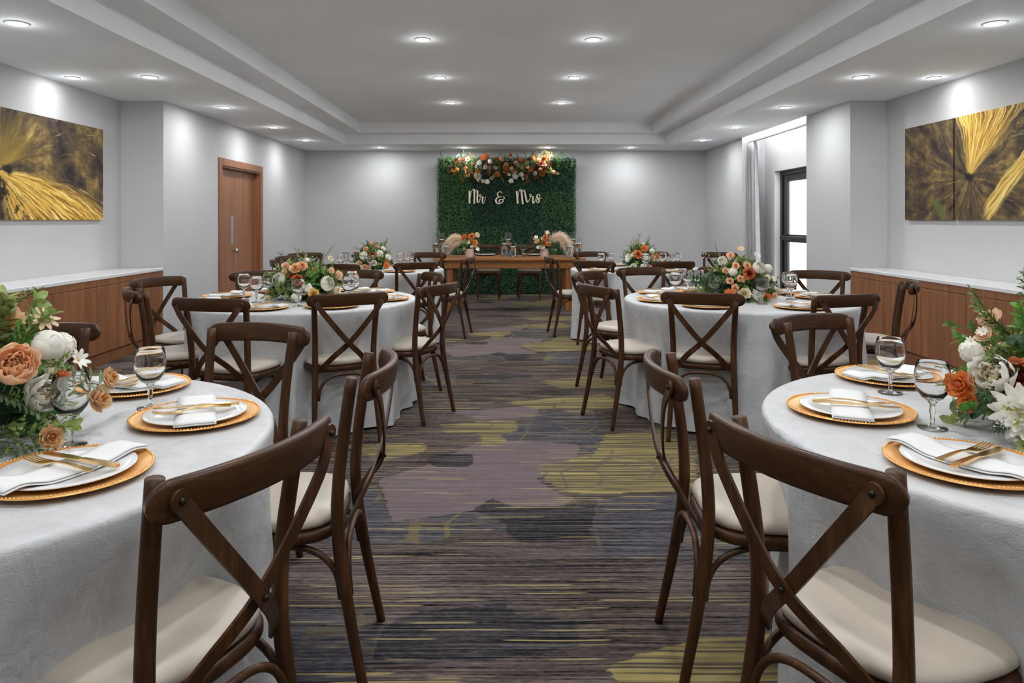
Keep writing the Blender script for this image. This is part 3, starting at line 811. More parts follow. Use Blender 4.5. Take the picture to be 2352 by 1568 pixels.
def chair_meshes():
    d = {}
    d['crest_rail'] = [crest_mesh()]
    posts = []; flegs = []; slats = []
    for s in (-1, 1):
        m = MB()
        pts = catmull([(s * 0.192, -0.285, 0), (s * 0.180, -0.235, 0.25), (s * 0.172, -0.207, 0.45), (s * 0.174, -0.212, 0.62), (s * 0.187, -0.2465, 0.872)], 5)
        rr = [lerp(0.0135, 0.0185, smooth(i / 8)) if i < 8 else lerp(0.0185, 0.0165, (i - 8) / (len(pts) - 9)) for i in range(len(pts))]
        m.tube(pts, rr, 12); posts.append(m.mesh('back_post', M['chair_wood'], True))
        m = MB(); pts = [(s * 0.150, 0.150, 0.43), (s * 0.158, 0.165, 0.25), (s * 0.170, 0.185, 0)]
        m.tube(pts, [0.0185, 0.0165, 0.0125], 12)
        m.bbox((s * 0.152 - 0.026, 0.115, 0.36), (s * 0.152 + 0.026, 0.160, 0.43), 0.006)
        flegs.append(m.mesh('front_leg', M['chair_wood'], False))
        # X slat: from crest end to the opposite side of the seat ring, bowed backwards
        off = 0.004 * s
        ctrl = [(s * 0.198, -0.312, 0.850), (s * 0.148, -0.324, 0.776), (s * 0.014, -0.308 + off * 1.6, 0.612), (-s * 0.088, -0.258, 0.510), (-s * 0.150, -0.206, 0.428)]
        pts = catmull(ctrl, 7)
        # rounded ends
        w = [0.031] * len(pts); w[0] = 0.014; w[1] = 0.029; w[-1] = 0.018; w[-2] = 0.027
        pts = [pts[0] + (pts[0] - pts[1]).normalized() * 0.012] + pts[1:]
        wd = []
        for i in range(len(pts)):
            t = (pts[min(i + 1, len(pts) - 1)] - pts[max(i - 1, 0)]).normalized()
            wd.append(tuple(t.cross(Vector((0, 1, 0.0)))))
        m = MB(); m.band(pts, w, wd, 0.0065)
        bb = MB(); bb.lathe([(0, -0.0036), (0.0185, -0.0036), (0.0195, 0.0), (0.0185, 0.0038), (0, 0.0038)], 18)
        m.add([(s * 0.198 + x, -0.3135 - z, 0.850 + y) for (x, y, z) in bb.v], bb.f)
        slats.append(m.mesh('cross_slat', M['chair_wood'], False))
    d['back_post'] = posts; d['front_leg'] = flegs; d['cross_slat'] = slats
    m = MB()
    o = seat_outline(0.205, 0.205)
    rings = []
    for (sc, z) in ((0.93, 0.418), (0.985, 0.421), (1.01, 0.430), (1.01, 0.444), (0.985, 0.452), (0.93, 0.454)):
        rings.append([(x * sc, y * sc, z) for x, y in o])
    loft(m, rings); d['seat_frame'] = [m.mesh('seat_frame', M['chair_wood'], True)]
    def cushion(mat):
        m = MB(); rings = []
        for (sc, z) in ((0.90, 0.4545), (0.955, 0.458), (0.985, 0.468), (0.975, 0.480), (0.93, 0.489), (0.80, 0.496), (0.55, 0.500), (0.25, 0.501), (0.05, 0.501)):
            rings.append([(x * sc, y * sc, z) for x, y in o])
        loft(m, rings); return m.mesh('seat_cushion', mat, True)
    d['seat_cushion'] = [cushion(M['vinyl'])]
    d['seat_cushion_taupe'] = [cushion(M['taupe_vinyl'])]
    # bent braces under the seat
    br = []
    def leg_at(kind, s, z):
        if kind == 'r':
            t = z / 0.45; return Vector((s * lerp(0.192, 0.172, t), lerp(-0.285, -0.207, t), z))
        t = z / 0.43; return Vector((s * lerp(0.170, 0.150, t), lerp(0.185, 0.150, t), z))
    for (k1, s1, k2, s2) in (('r', -1, 'r', 1), ('f', -1, 'f', 1), ('r', -1, 'f', -1), ('r', 1, 'f', 1)):
        A = leg_at(k1, s1, 0.27); B = leg_at(k2, s2, 0.27)
        g = (B - A).normalized() * 0.021; A += g; B -= g
        pts = []
        for i in range(25):
            th = PI * i / 24; e = 2 / 2.8
            u = 0.5 - 0.5 * math.copysign(abs(math.cos(th)) ** e, math.cos(th))
            q = A.lerp(B, u); h = abs(math.sin(th)) ** e
            q.z = 0.27 + 0.138 * h
            c = Vector((q.x, q.y, 0)); q -= c * 0.06 * h      # leans in under the seat ring
            pts.append(q)
        m = MB(); m.tube(pts, 0.0095, 8); br.append(m.mesh('brace', M['chair_wood'], True))
    d['brace'] = br
    bl = []
    for c in ((-0.198, -0.3165, 0.850), (0.198, -0.3165, 0.850), (0, -0.3130, 0.598)):
        m = MB(); m.lathe([(0.006, 0), (0.0065, 0.004), (0.004, 0.007), (0, 0.0075)], 10)
        me = m.mesh('bolt', M['bolt'], True)
        me.transform(Matrix.Translation(c) @ Matrix.Rotation(PI / 2, 4, 'X'))
        bl.append(me)
    d['bolt'] = bl
    return d
CH = chair_meshes()
def chair(mid, head, label, group, cushion='seat_cushion', tilt=0):
    h = Vector((head[0], head[1])).normalized()
    ox, oy = mid[0] + 0.285 * h.x, mid[1] + 0.285 * h.y
    e = empty('cross_back_chair', (ox, oy, 0), math.atan2(h.y, h.x) - PI / 2)
    setp(e, label, 'chair', group)
    sl = []
    for name in ('back_post', 'front_leg', 'seat_frame', cushion, 'crest_rail', 'cross_slat', 'brace'):
        for me in CH[name]:
            o = link('seat_cushion' if name.startswith('seat_cushion') else name, me, e)
            if name == 'cross_slat': sl.append(o)
    for me, o in zip(CH['bolt'], (sl[0], sl[1], sl[0])): link('bolt', me, o)
    return e

# ------------------------------------------------------------------ tables, cloths, settings
R_T = 0.762
TAB = {
 'LN': dict(c=(-1.36, 1.72), txt='back-row table, wooden-door side'),
 'LM': dict(c=(-1.37, 4.90), txt='middle-row table, wooden-door side'),
 'LF': dict(c=(-1.43, 7.90), txt='front-row table, wooden-door side'),
 'RN': dict(c=(1.48, 1.83), txt='back-row table, glass-door side'),
 'RM': dict(c=(1.61, 4.90), txt='middle-row table, glass-door side'),
 'RF': dict(c=(1.52, 7.95), txt='front-row table, glass-door side'),
}
A_, AH, H_, WH, W_, WR, R_, AR = 'aisle seat', 'aisle-and-hedge corner seat', 'hedge-side seat', 'wall-and-hedge corner seat', 'wall-side seat', 'wall corner seat away from hedge', 'seat away from hedge', 'aisle corner seat away from hedge'
# crest midpoint, facing direction, seat name
CHAIRS = {
 'LN': [((-0.47, 1.34), (-0.925, 0.38), AR), ((-0.385, 2.13), (-1, -0.06), A_), ((-0.97, 2.82), (-0.30, -0.95), AH), ((-1.85, 2.80), (0.42, -0.90), H_)],
 'LM': [((-1.574, 3.84), (0.22, 0.97), R_), ((-0.89, 4.10), (-0.45, 0.89), AR), ((-0.42, 4.69), (-0.87, 0.42), A_), ((-0.56, 5.62), (-0.86, -0.42), AH),
        ((-1.22, 5.92), (-0.10, -1), H_), ((-2.0, 5.85), (0.55, -0.83), WH), ((-2.50, 5.18), (0.90, -0.42), W_), ((-2.24, 4.34), (0.84, 0.54), WR)],
 'LF': [((-0.87, 7.10), (-0.48, 0.88), AR), ((-0.39, 8.05), (-0.98, 0.14), A_), ((-0.95, 9.20), (-0.30, -0.95), AH), ((-1.76, 9.35), (0.25, -0.97), H_),
        ((-2.52, 9.10), (0.6, -0.8), WH), ((-2.52, 8.28), (1, -0.2), W_), ((-2.40, 7.55), (0.95, 0.3), WR), ((-1.59, 6.82), (0.15, 0.98), R_)],
 'RN': [((0.556, 1.37), (0.91, 0.41), AR), ((0.49, 2.12), (1, -0.06), A_), ((1.34, 3.10), (0.42, -0.90), AH)],
 'RM': [((0.60, 4.59), (0.93, 0.375), A_), ((1.15, 4.13), (0.33, 0.94), AR), ((1.94, 4.04), (-0.32, 0.95), R_), ((2.76, 4.86), (-0.89, 0.45), W_),
        ((2.59, 5.86), (-0.5, -0.86), WH), ((1.95, 6.30), (-0.2, -0.98), H_), ((1.21, 6.25), (0.22, -0.97), AH), ((0.69, 5.74), (0.79, -0.61), 'aisle seat toward the hedge')],
 'RF': [((0.54, 8.15), (0.98, 0.12), A_), ((0.94, 7.37), (0.5, 0.86), AR), ((1.73, 7.25), (-0.2, 0.98), R_), ((1.15, 9.45), (0.15, -0.99), AH),
        ((1.95, 9.45), (-0.2, -0.98), H_), ((2.80, 9.25), (-0.55, -0.83), WH)],
}
for k, lst in CHAIRS.items():
    for (mid, head, seat) in lst:
        chair(mid, head, f'dark wood cross-back chair, {seat}, {TAB[k]["txt"]}', f'chairs around the {TAB[k]["txt"]}')

def table_cloth(key):
    cx, cy = TAB[key]['c']; rng = random.Random(sum(map(ord, key)))
    txt = TAB[key]['txt']
    # folding table under the cloth
    tb = empty('round_table', (cx, cy, 0)); setp(tb, f'round folding table hidden under the white cloth, {txt}', 'table', 'round guest tables')
    m = MB(); m.lathe([(0, 0.732), (R_T - 0.004, 0.732), (R_T, 0.737), (R_T, 0.750), (R_T - 0.004, 0.755), (0, 0.755)], 64); m.build('tabletop', M['particle'], tb)
    for sx in (-1, 1):
        for sy in (-1, 1):
            m = MB(); m.tube([(sx * 0.30, sy * 0.34, 0.0), (sx * 0.30, sy * 0.34, 0.731)], 0.014, 10); m.build('leg', M['dark_metal'], tb)
    # cloth
    n = 288; prof = []
    phs = [rng.uniform(0, 2 * PI) for _ in range(6)]
    dents = []
    for (mid, head, seat) in CHAIRS[key]:
        h = Vector(head).normalized()
        sx, sy = mid[0] + 0.285 * h.x - cx, mid[1] + 0.285 * h.y - cy
        r_front = math.hypot(sx + 0.2 * h.x, sy + 0.2 * h.y)
        r_c = math.hypot(sx, sy)
        dents.append((math.atan2(sy, sx), max(0.0, min(0.10, (R_T - (r_c - 0.21)) * 0.4))))
    def fold(a): 
        f = 0.55 * math.sin(11 * a + phs[0] + 0.9 * math.sin(2 * a + phs[1])) + 0.30 * math.sin(19 * a + phs[2] + 1.2 * math.sin(3 * a + phs[3])) + 0.18 * math.sin(31 * a + phs[4])
        return f
    vs = []; fs = []
    rings = []
    ROUND = 0.018
    def ring(fn):
        b = len(vs); vs.extend(fn(2 * PI * k / n) for k in range(n)); rings.append(b)
    zt = 0.7625
    for r in (0.10, 0.25, 0.40, 0.55, 0.65, 0.72, 0.752):
        ring(lambda a, r=r: (r * math.cos(a), r * math.sin(a), zt))
    for q in (0.25, 0.5, 0.75, 1.0):
        ring(lambda a, q=q: ((0.752 + ROUND * math.sin(q * PI / 2)) * math.cos(a), (0.752 + ROUND * math.sin(q * PI / 2)) * math.sin(a), zt - ROUND * (1 - math.cos(q * PI / 2))))
    NS = 22
    for j in range(1, NS + 1):
        t = j / NS
        z = lerp(zt - ROUND, 0.012, t)
        def fn(a, t=t, z=z):
            amp = 0.034 * smooth(t * 1.15) + 0.008 * min(1, t * 5)
            r = 0.770 + 0.030 * t + amp * fold(a)
            dd = 0
            for (pa, dp) in dents:
                da = abs((a - pa + PI) % (2 * PI) - PI)
                dd = max(dd, dp * (1 - smooth((da - 0.20) / 0.26)))
            r -= dd * smooth(t / 0.40)
            r += 0.004 * math.sin(40 * a + 9 * t + phs[5]) * t
            return (r * math.cos(a), r * math.sin(a), z + 0.006 * math.sin(7 * a + phs[1]) * t)
        ring(fn)
    c0 = len(vs); vs.append((0, 0, zt))
    for k in range(n): fs.append((c0, rings[0] + k, rings[0] + (k + 1) % n))
    for i in range(len(rings) - 1):
        for k in range(n):
            k2 = (k + 1) % n
            fs.append((rings[i] + k, rings[i + 1] + k, rings[i + 1] + k2, rings[i] + k2))
    m = MB(); m.add(vs, fs)
    o = m.build('tablecloth', M['tablecloth'], None, (cx, cy, 0), None, True)
    setp(o, f'floor-length white crushed cloth over the round {txt}', 'tablecloth', 'round table cloths')
for k in TAB: table_cloth(k)
TZ = 0.7635

# place setting pieces: local +Y points to the table centre
def setting_meshes():
    d = {}
    m = MB(); m.lathe([(0, 0.001), (0.105, 0.001), (0.150, 0.009), (0.165, 0.012), (0.166, 0.0135), (0.163, 0.015), (0.150, 0.0125), (0.108, 0.0045), (0, 0.0045)], 64)
    d['charger'] = m.mesh('charger', M['gold_charger'], True)
    m = MB()
    for k in range(128):
        a = 2 * PI * k / 128
        m.lathe([(0, -0.003), (0.0024, -0.0012), (0.0027, 0.0004), (0.0018, 0.0022), (0, 0.0027)], 6, (0.1615 * math.cos(a), 0.1615 * math.sin(a), 0.0150))
    d['beads'] = m.mesh('beaded_rim', M['gold_charger'], True)
    m = MB(); m.lathe([(0, 0.0), (0.062, 0.0), (0.066, 0.002), (0.095, 0.006), (0.130, 0.0125), (0.1315, 0.014), (0.1295, 0.0155), (0.096, 0.0095), (0.072, 0.0045), (0, 0.004)], 64)
    d['plate'] = m.mesh('plate', M['white_ceramic'], True)
    m = MB()
    L = 0.158; nx = 22; ny = 5
    def surf(x, y):
        ax = abs(x)
        z = 0.0065 + 0.0115 * smooth((ax - 0.06) / 0.065)
        z -= 0.004 * smooth((ax - 0.128) / 0.03)
        z += 0.0018 * math.sin(x * 30 + y * 20)
        return z
    vs = []; fs = []
    for lay, (dz, w0, w1) in enumerate(((0.0, -0.050, 0.050), (0.0045, -0.046, 0.047), (0.0045, -0.046, 0.047), (0.009, -0.043, 0.044))):
        pass
    for (dz0, dz1, w) in ((0.0, 0.0040, 0.050), (0.0042, 0.0085, 0.0465)):
        b = len(vs)
        for s_, dz in ((0, dz0), (1, dz1)):
            for i in range(nx + 1):
                for j in range(ny + 1):
                    x = lerp(-L, L, i / nx); y = lerp(-w, w, j / ny) + 0.05 * x * 0.25
                    vs.append((x, y, surf(x, y) + dz + (0 if j not in (0, ny) else (0.0008 if s_ == 0 else -0.0008))))
        N = (nx + 1) * (ny + 1)
        g = lambda s_, i, j: b + s_ * N + i * (ny + 1) + j
        for i in range(nx):
            for j in range(ny):
                fs.append((g(1, i, j), g(1, i + 1, j), g(1, i + 1, j + 1), g(1, i, j + 1)))
                fs.append((g(0, i, j), g(0, i, j + 1), g(0, i + 1, j + 1), g(0, i + 1, j)))
        for i in range(nx):
            fs.append((g(0, i, 0), g(0, i + 1, 0), g(1, i + 1, 0), g(1, i, 0)))
            fs.append((g(0, i, ny), g(1, i, ny), g(1, i + 1, ny), g(0, i + 1, ny)))
        for j in range(ny):
            fs.append((g(0, 0, j), g(1, 0, j), g(1, 0, j + 1), g(0, 0, j + 1)))
            fs.append((g(0, nx, j), g(0, nx, j + 1), g(1, nx, j + 1), g(1, nx, j)))
    m.add(vs, fs); d['napkin'] = m.mesh('napkin', M['napkin'], True)
    # fork
    fm = MB()
    hp = [(0, -0.098, 0.0), (0, -0.090, 0.001), (0, -0.07, 0.003), (0, -0.04, 0.0055), (0, -0.01, 0.006), (0, 0.012, 0.004)]
    fm.band(catmull(hp, 4), [0.010, 0.0135, 0.0145, 0.015, 0.0148, 0.0143, 0.014, 0.0135, 0.013, 0.0125, 0.0118, 0.011, 0.010, 0.009, 0.008, 0.0075, 0.007, 0.0065, 0.006, 0.006, 0.006], (1, 0, 0), 0.0028)
    d_h = fm.mesh('handle', M['gold_metal'], False)
    fm = MB()
    fm.band([(0, 0.011, 0.0043), (0, 0.020, 0.003), (0, 0.028, 0.0018), (0, 0.038, 0.0008), (0, 0.050, 0.001)], [0.006, 0.012, 0.020, 0.0245, 0.025], (1, 0, 0), 0.0022)
    for k in range(4):
        x = -0.0106 + k * 0.00707
        fm.band([(x, 0.049, 0.001), (x, 0.065, 0.0022), (x, 0.082, 0.0048), (x, 0.096, 0.0088)], [0.0040, 0.0036, 0.0030, 0.0016], (1, 0, 0), 0.0018)
    d['fork'] = (d_h, fm.mesh('tines', M['gold_metal'], False))
    km = MB()
    km.band(catmull([(0, -0.105, 0.003), (0, -0.06, 0.004), (0, 0.0, 0.004)], 5), [0.010, 0.0155, 0.017, 0.0165, 0.0155, 0.0145, 0.0135, 0.0125, 0.0115, 0.0108, 0.0105], (1, 0, 0), 0.0058)
    kb = MB()
    kb.band(catmull([(0, -0.001, 0.004), (0.001, 0.04, 0.0035), (0.0015, 0.085, 0.003), (-0.003, 0.115, 0.003)], 4), [0.010, 0.0135, 0.0165, 0.018, 0.0188, 0.0192, 0.0195, 0.0195, 0.0188, 0.0175, 0.0145, 0.010, 0.0025], (1, 0, 0), 0.0022)
    d['knife'] = (km.mesh('handle', M['gold_metal'], False), kb.mesh('blade', M['gold_metal'], False))
    # goblet
    m = MB(); m.lathe([(0.0, 0.0698), (0.0115, 0.0700), (0.025, 0.079), (0.0355, 0.094), (0.0415, 0.112), (0.0428, 0.128), (0.0405, 0.150), (0.0368, 0.1710), (0.0362, 0.1722), (0.0355, 0.1712), (0.0391, 0.150), (0.0413, 0.128), (0.0398, 0.112), (0.0332, 0.0975), (0.022, 0.0865), (0.011, 0.0815), (0.0, 0.0805)], 36)
    d['bowl'] = m.mesh('bowl', M['solid_glass'], True)
    m = MB(); m.lathe([(0.0, 0.008), (0.0065, 0.009), (0.0052, 0.016), (0.0055, 0.034), (0.0078, 0.044), (0.0058, 0.054), (0.0065, 0.062), (0.0115, 0.0685), (0.005, 0.0695), (0, 0.0695)], 20)
    d['stem'] = m.mesh('stem', M['solid_glass'], True)
    m = MB(); m.lathe([(0, 0.0005), (0.034, 0.0005), (0.0355, 0.0018), (0.034, 0.0032), (0.018, 0.0055), (0.007, 0.009), (0, 0.009)], 36)
    d['foot'] = m.mesh('foot', M['solid_glass'], True)
    return d
ST = setting_meshes()

def goblet(x, y, z, txt, group):
    e = empty('water_goblet', (x, y, z)); setp(e, txt, 'glass', group)
    for nme in ('bowl', 'stem', 'foot'): link(nme, ST[nme], e)
    return e

CHG = []
def place_setting(cx, cy, ang, txt, seat, rng, r=0.572, nap=0.0):
    """ang = direction of the seat seen from the table centre"""
    x, y = cx + r * math.cos(ang), cy + r * math.sin(ang)
    CHG.append((x, y)); rz = ang + PI / 2
    where = f'{seat}, {txt}'
    g = f'settings on the {txt}'
    e = empty('charger_plate', (x, y, TZ), rz); setp(e, f'gold beaded charger plate, {where}', 'charger', f'chargers, {txt}')
    link('dish', ST['charger'], e); link('beaded_rim', ST['beads'], e)
    o = link('dinner_plate', ST['plate'], None, (x, y, TZ + 0.0052), (0, 0, rz)); setp(o, f'white dinner plate on gold charger, {where}', 'plate', f'plates, {txt}')
    o = link('folded_napkin', ST['napkin'], None, (x, y, TZ + 0.0058), (0, 0, rz + nap + rng.uniform(-0.12, 0.12))); setp(o, f'folded white napkin across the plate, {where}', 'napkin', f'napkins, {txt}')
    zc = TZ + 0.0058 + 0.0205
    for nm, dx in (('fork', -0.017), ('knife', 0.020)):
        a = rz + rng.uniform(-0.16, 0.16)
        ox, oy = dx + rng.uniform(-0.004, 0.004), rng.uniform(-0.012, 0.012)
        px = x + ox * math.cos(rz) - oy * math.sin(rz); py = y + ox * math.sin(rz) + oy * math.cos(rz)
        e = empty('dinner_fork' if nm == 'fork' else 'dinner_knife', (px, py, zc), a)
        setp(e, f'gold {nm} on the napkin, {where}', nm, f'{nm}s, {txt}')
        parts = ('handle', 'tines') if nm == 'fork' else ('handle', 'blade')
        for me, pn in zip(ST[nm], parts): link(pn, me, e)

def seat_angle(key, i):
    cx, cy = TAB[key]['c']; (mid, head, seat) = CHAIRS[key][i]
    h = Vector(head).normalized()
    return math.atan2(mid[1] + 0.285 * h.y - cy, mid[0] + 0.285 * h.x - cx)

SETS = {'LN': [((-0.915, 1.50), AR), ((-0.833, 1.935), A_), ((-1.175, 2.275), AH)], 'RN': [((1.01, 1.552), AR), ((0.97, 1.998), A_), ((1.30, 2.41), AH)]}
rng = random.Random(5)
for key in TAB:
    cx, cy = TAB[key]['c']; txt = TAB[key]['txt']
    if key in SETS:
        for (q, s) in SETS[key]: place_setting(cx, cy, math.atan2(q[1] - cy, q[0] - cx), txt, s, rng, math.hypot(q[1] - cy, q[0] - cx))
        continue
    lst = [(seat_angle(key, i), CHAIRS[key][i][2]) for i in range(len(CHAIRS[key]))]
    lst.sort(key=lambda q: q[0])
    A = [a for a, _ in lst]; gap = math.radians(35.0)
    for _ in range(60):
        for i in range(len(A)):
            j = (i + 1) % len(A); d = (A[j] - A[i]) % (2 * PI)
            if d < gap: A[i] -= (gap - d) / 2; A[j] += (gap - d) / 2
    for a, (_, s) in zip(A, lst): place_setting(cx, cy, a, txt, s, rng)
GL = {
 'LN': [(-0.99, 2.03, A_), (-1.03, 1.70, AR), (-1.385, 2.20, AH)],
 'RN': [(1.105, 1.85, A_), (1.203, 2.22, AH)],
 'LM': [(-1.765, 4.86, W_), (-1.61, 4.66, WR), (-1.65, 5.03, WH), (-1.28, 4.46, R_), (-1.02, 4.55, AR), (-1.08, 5.10, H_), (-0.94, 4.80, AH)],
 'RM': [(1.20, 4.98, A_), (1.317, 5.25, AH), (1.40, 4.72, AR), (1.43, 5.26, H_), (1.66, 4.58, R_), (1.96, 4.86, W_), (2.04, 5.08, WH)],
 'LF': [(-1.83, 7.72, WR), (-1.80, 8.10, W_), (-1.70, 7.98, WH), (-1.43, 7.45, R_), (-1.14, 7.92, AR), (-1.08, 8.25, AH), (-1.02, 8.06, A_)],
 'RF': [(1.09, 7.95, A_), (1.22, 8.05, AH), (1.24, 8.22, H_), (1.50, 7.52, R_), (1.80, 8.05, WH), (1.88, 7.90, W_), (1.95, 8.02, WR)],
}
for key, lst in GL.items():
    txt = TAB[key]['txt']
    for (x, y, s) in lst:
        for _ in range(40):
            for (px, py) in CHG:
                d = math.hypot(x - px, y - py)
                if d < 0.206: x += (x - px) / d * (0.2065 - d); y += (y - py) / d * (0.2065 - d)
        goblet(x, y, TZ, f'clear stemmed water goblet by the {s}, {txt}', f'goblets, {txt}')

# ------------------------------------------------------------------ flowers
def petals(m, n, r0, L, W, a0, a1, twist=0.0, cup=1.0, nu=4, nv=4, tipcut=0.0, jitter=0.0, z0=0.0, rng=random, ruffle=0.0):
    for p in range(n):
        ph = twist + 2 * PI * p / n + rng.uniform(-jitter, jitter)
        l = L * (1 + rng.uniform(-jitter, jitter) * 0.5)
        da = rng.uniform(-jitter, jitter) * 0.6; k1, k2 = rng.uniform(0, 6.28), rng.uniform(0, 6.28)
        r, z = r0, z0; rows = []
        for j in range(nv + 1):
            t = j / nv
            a = lerp(a0, a1, t) + da * t
            if j: r += math.cos(a) * l / nv; z += math.sin(a) * l / nv
            w = W * (math.sin(PI * (0.12 + 0.70 * t)) ** 0.75) * (1 if t < 0.99 else (1 - tipcut))
            row = []
            for i in range(nu + 1):
                u = 2 * i / nu - 1
                rad = max(abs(r), W * 0.35)
                daz = max(-1.25, min(1.25, u * w / rad * cup))
                x0 = u * w * (1 - cup)
                f = ruffle * t * t
                rr = r + f * math.sin(4.1 * u + k1) + 0.10 * W * u * u * cup * t * (1 if p % 2 else -0.6)
                zz = z - 0.16 * W * u * u * t + f * math.sin(5.3 * u + k2)
                row.append((rr * math.cos(ph + daz) - x0 * math.sin(ph), rr * math.sin(ph + daz) + x0 * math.cos(ph), zz))
            rows.append(row)
        vs = [q for row in rows for q in row]
        fs = [(j * (nu + 1) + i, j * (nu + 1) + i + 1, (j + 1) * (nu + 1) + i + 1, (j + 1) * (nu + 1) + i) for j in range(nv) for i in range(nu)]
        m.add(vs, fs)

D = math.radians
FL = {}
def fl_peony(outer, inner, open_=True, seed=1):
    r = random.Random(seed); m = MB()
    m.cur = 0
    petals(m, 6, 0.12, 1.45, 0.60, D(-8), D(104), 0.0, 1.0, 6, 7, 0.15, 0.22, -0.55, r, 0.05)
    petals(m, 6, 0.10, 1.32, 0.52, D(6), D(108), 0.5, 1.0, 6, 7, 0.15, 0.25, -0.46, r, 0.06)
    petals(m, 7, 0.08, 1.15, 0.42, D(20), D(108), 0.2, 1.0, 6, 6, 0.15, 0.28, -0.40, r, 0.07)
    m.cur = 1
    petals(m, 7, 0.06, 0.98, 0.32, D(36), D(106), 0.6, 1.0, 5, 5, 0.2, 0.32, -0.32, r, 0.08)
    petals(m, 7, 0.05, 0.84, 0.25, D(50), D(104), 0.1, 1.0, 5, 5, 0.2, 0.35, -0.26, r, 0.08)
    petals(m, 6, 0.03, 0.72, 0.20, D(64), D(104), 0.3, 1.0, 5, 5, 0.2, 0.35, -0.22, r, 0.08)
    if open_:
        m.cur = 2
        for k in range(26):
            a = r.uniform(0, 2 * PI); q = r.uniform(0.02, 0.22)
            m.tube([(q * 0.5 * math.cos(a), q * 0.5 * math.sin(a), -0.1), (q * math.cos(a), q * math.sin(a), r.uniform(0.30, 0.46))], [0.02, 0.035], 5)
    else:
        m.cur = 1
        petals(m, 5, 0.02, 0.75, 0.22, D(66), D(118), 0.5, 1.0, 4, 5, 0.2, 0.3, -0.15, r, 0.06)
    return m.mesh('peony', [M[outer], M[inner], M['stamen']], True)
def fl_ball(mat, seed=2):
    r = random.Random(seed); m = MB()
    for k, (n, a0, z0, L, W) in enumerate(((5, -20, -0.55, 1.9, 0.85), (5, -12, -0.50, 1.8, 0.8), (5, 0, -0.42, 1.65, 0.75), (4, 10, -0.34, 1.5, 0.7), (4, 20, -0.25, 1.2, 0.6))):
        petals(m, n, 0.12, L, W, D(a0), D(150 - k * 3), 0.6 * k, 1.0, 5, 7, 0.15, 0.08, z0, r)
    m.lathe([(0, -0.6), (0.5, -0.45), (0.72, 0.0), (0.62, 0.5), (0.35, 0.78), (0, 0.86)], 16)
    return m.mesh('peony_bud', [M[mat]], True)
def fl_ranunculus(mat, core, seed=3):
    r = random.Random(seed); m = MB()
    for k in range(8):
        f = k / 7
        m.cur = 0 if k < 6 else 1
        petals(m, 6 - k // 3, lerp(0.62, 0.06, f), lerp(0.95, 0.55, f), lerp(0.62, 0.30, f), D(lerp(15, 75, f)), D(lerp(118, 100, f)), 0.5 * k, 1.0, 5, 5, 0.1, 0.06, lerp(-0.45, -0.08, f), r)
    return m.mesh('ranunculus', [M[mat], M[core]], True)
def fl_rose(mat, inner, seed=4):
    r = random.Random(seed); m = MB()
    m.cur = 0
    petals(m, 5, 0.15, 1.15, 0.62, D(8), D(52), 0.0, 0.75, 5, 5, 0.15, 0.22, -0.5, r, 0.06)
    petals(m, 5, 0.12, 1.08, 0.52, D(24), D(74), 0.6, 0.9, 5, 5, 0.15, 0.25, -0.45, r, 0.06)
    petals(m, 5, 0.10, 1.00, 0.42, D(42), D(92), 0.2, 1.0, 5, 5, 0.15, 0.25, -0.40, r, 0.05)
    m.cur = 1
    petals(m, 4, 0.07, 0.92, 0.34, D(58), D(98), 0.5, 1.0, 4, 4, 0.15, 0.25, -0.32, r, 0.04)
    petals(m, 4, 0.04, 0.85, 0.22, D(72), D(102), 0.1, 1.0, 4, 4, 0.15, 0.25, -0.25, r, 0.03)
    petals(m, 3, 0.02, 0.80, 0.14, D(84), D(100), 0.7, 1.0, 4, 4, 0.15, 0.2, -0.22, r, 0.02)
    return m.mesh('rose', [M[mat], M[inner]], True)
def fl_dahlia(mat, core, seed=5):
    r = random.Random(seed); m = MB()
    for k in range(5):
        f = k / 4
        petals(m, 15 - k * 2, 0.08, lerp(1.0, 0.45, f), lerp(0.16, 0.12, f), D(lerp(-8, 55, f)), D(lerp(22, 80, f)), 0.4 * k, 0.35, 2, 4, 0.6, 0.1, lerp(-0.15, 0.05, f), r)
    m.cur = 1; m.lathe([(0, -0.1), (0.14, 0.0), (0.12, 0.2), (0, 0.26)], 10)
    return m.mesh('dahlia', [M[mat], M[core]], True)
def fl_daisy(mat, core, seed=6, n=9, W=0.17, a0=20, a1=-8):
    r = random.Random(seed); m = MB()
    petals(m, n, 0.10, 0.9, W, D(a0), D(a1), 0, 0.2, 3, 5, 0.5, 0.22, 0, r, 0.05)
    m.cur = 1; m.lathe([(0, -0.06), (0.16, 0.0), (0.14, 0.1), (0, 0.15)], 10)
    return m.mesh('daisy', [M[mat], M[core]], True)
def fl_hydrangea(mat, seed=7, N=60):
    r = random.Random(seed); m = MB()
    for k in range(N):
        z = 1 - 1.45 * (k + 0.5) / N; a = k * 2.39996
        q = math.sqrt(max(0, 1 - z * z))
        d = Vector((q * math.cos(a), q * math.sin(a), z))
        rot = d.to_track_quat('Z', 'Y'); tw = r.uniform(0, PI)
        for p in range(4):
            b = tw + p * PI / 2
            pts = [(0, 0, 0), (0.12, 0.10, 0.03), (0.27, 0.0, 0.02), (0.12, -0.10, 0.03)]
            vs = []
            for (x, y, zz) in pts:
                w = Vector((x * math.cos(b) - y * math.sin(b), x * math.sin(b) + y * math.cos(b), zz))
                vs.append(tuple(d * (0.78 + 0.05 * math.sin(k)) + rot @ w))
            m.add(vs, [(0, 1, 2, 3)])
    m.lathe([(0, -0.5), (0.5, -0.3), (0.72, 0.1), (0.6, 0.5), (0, 0.75)], 12)
    return m.mesh('hydrangea', [M[mat]], True)
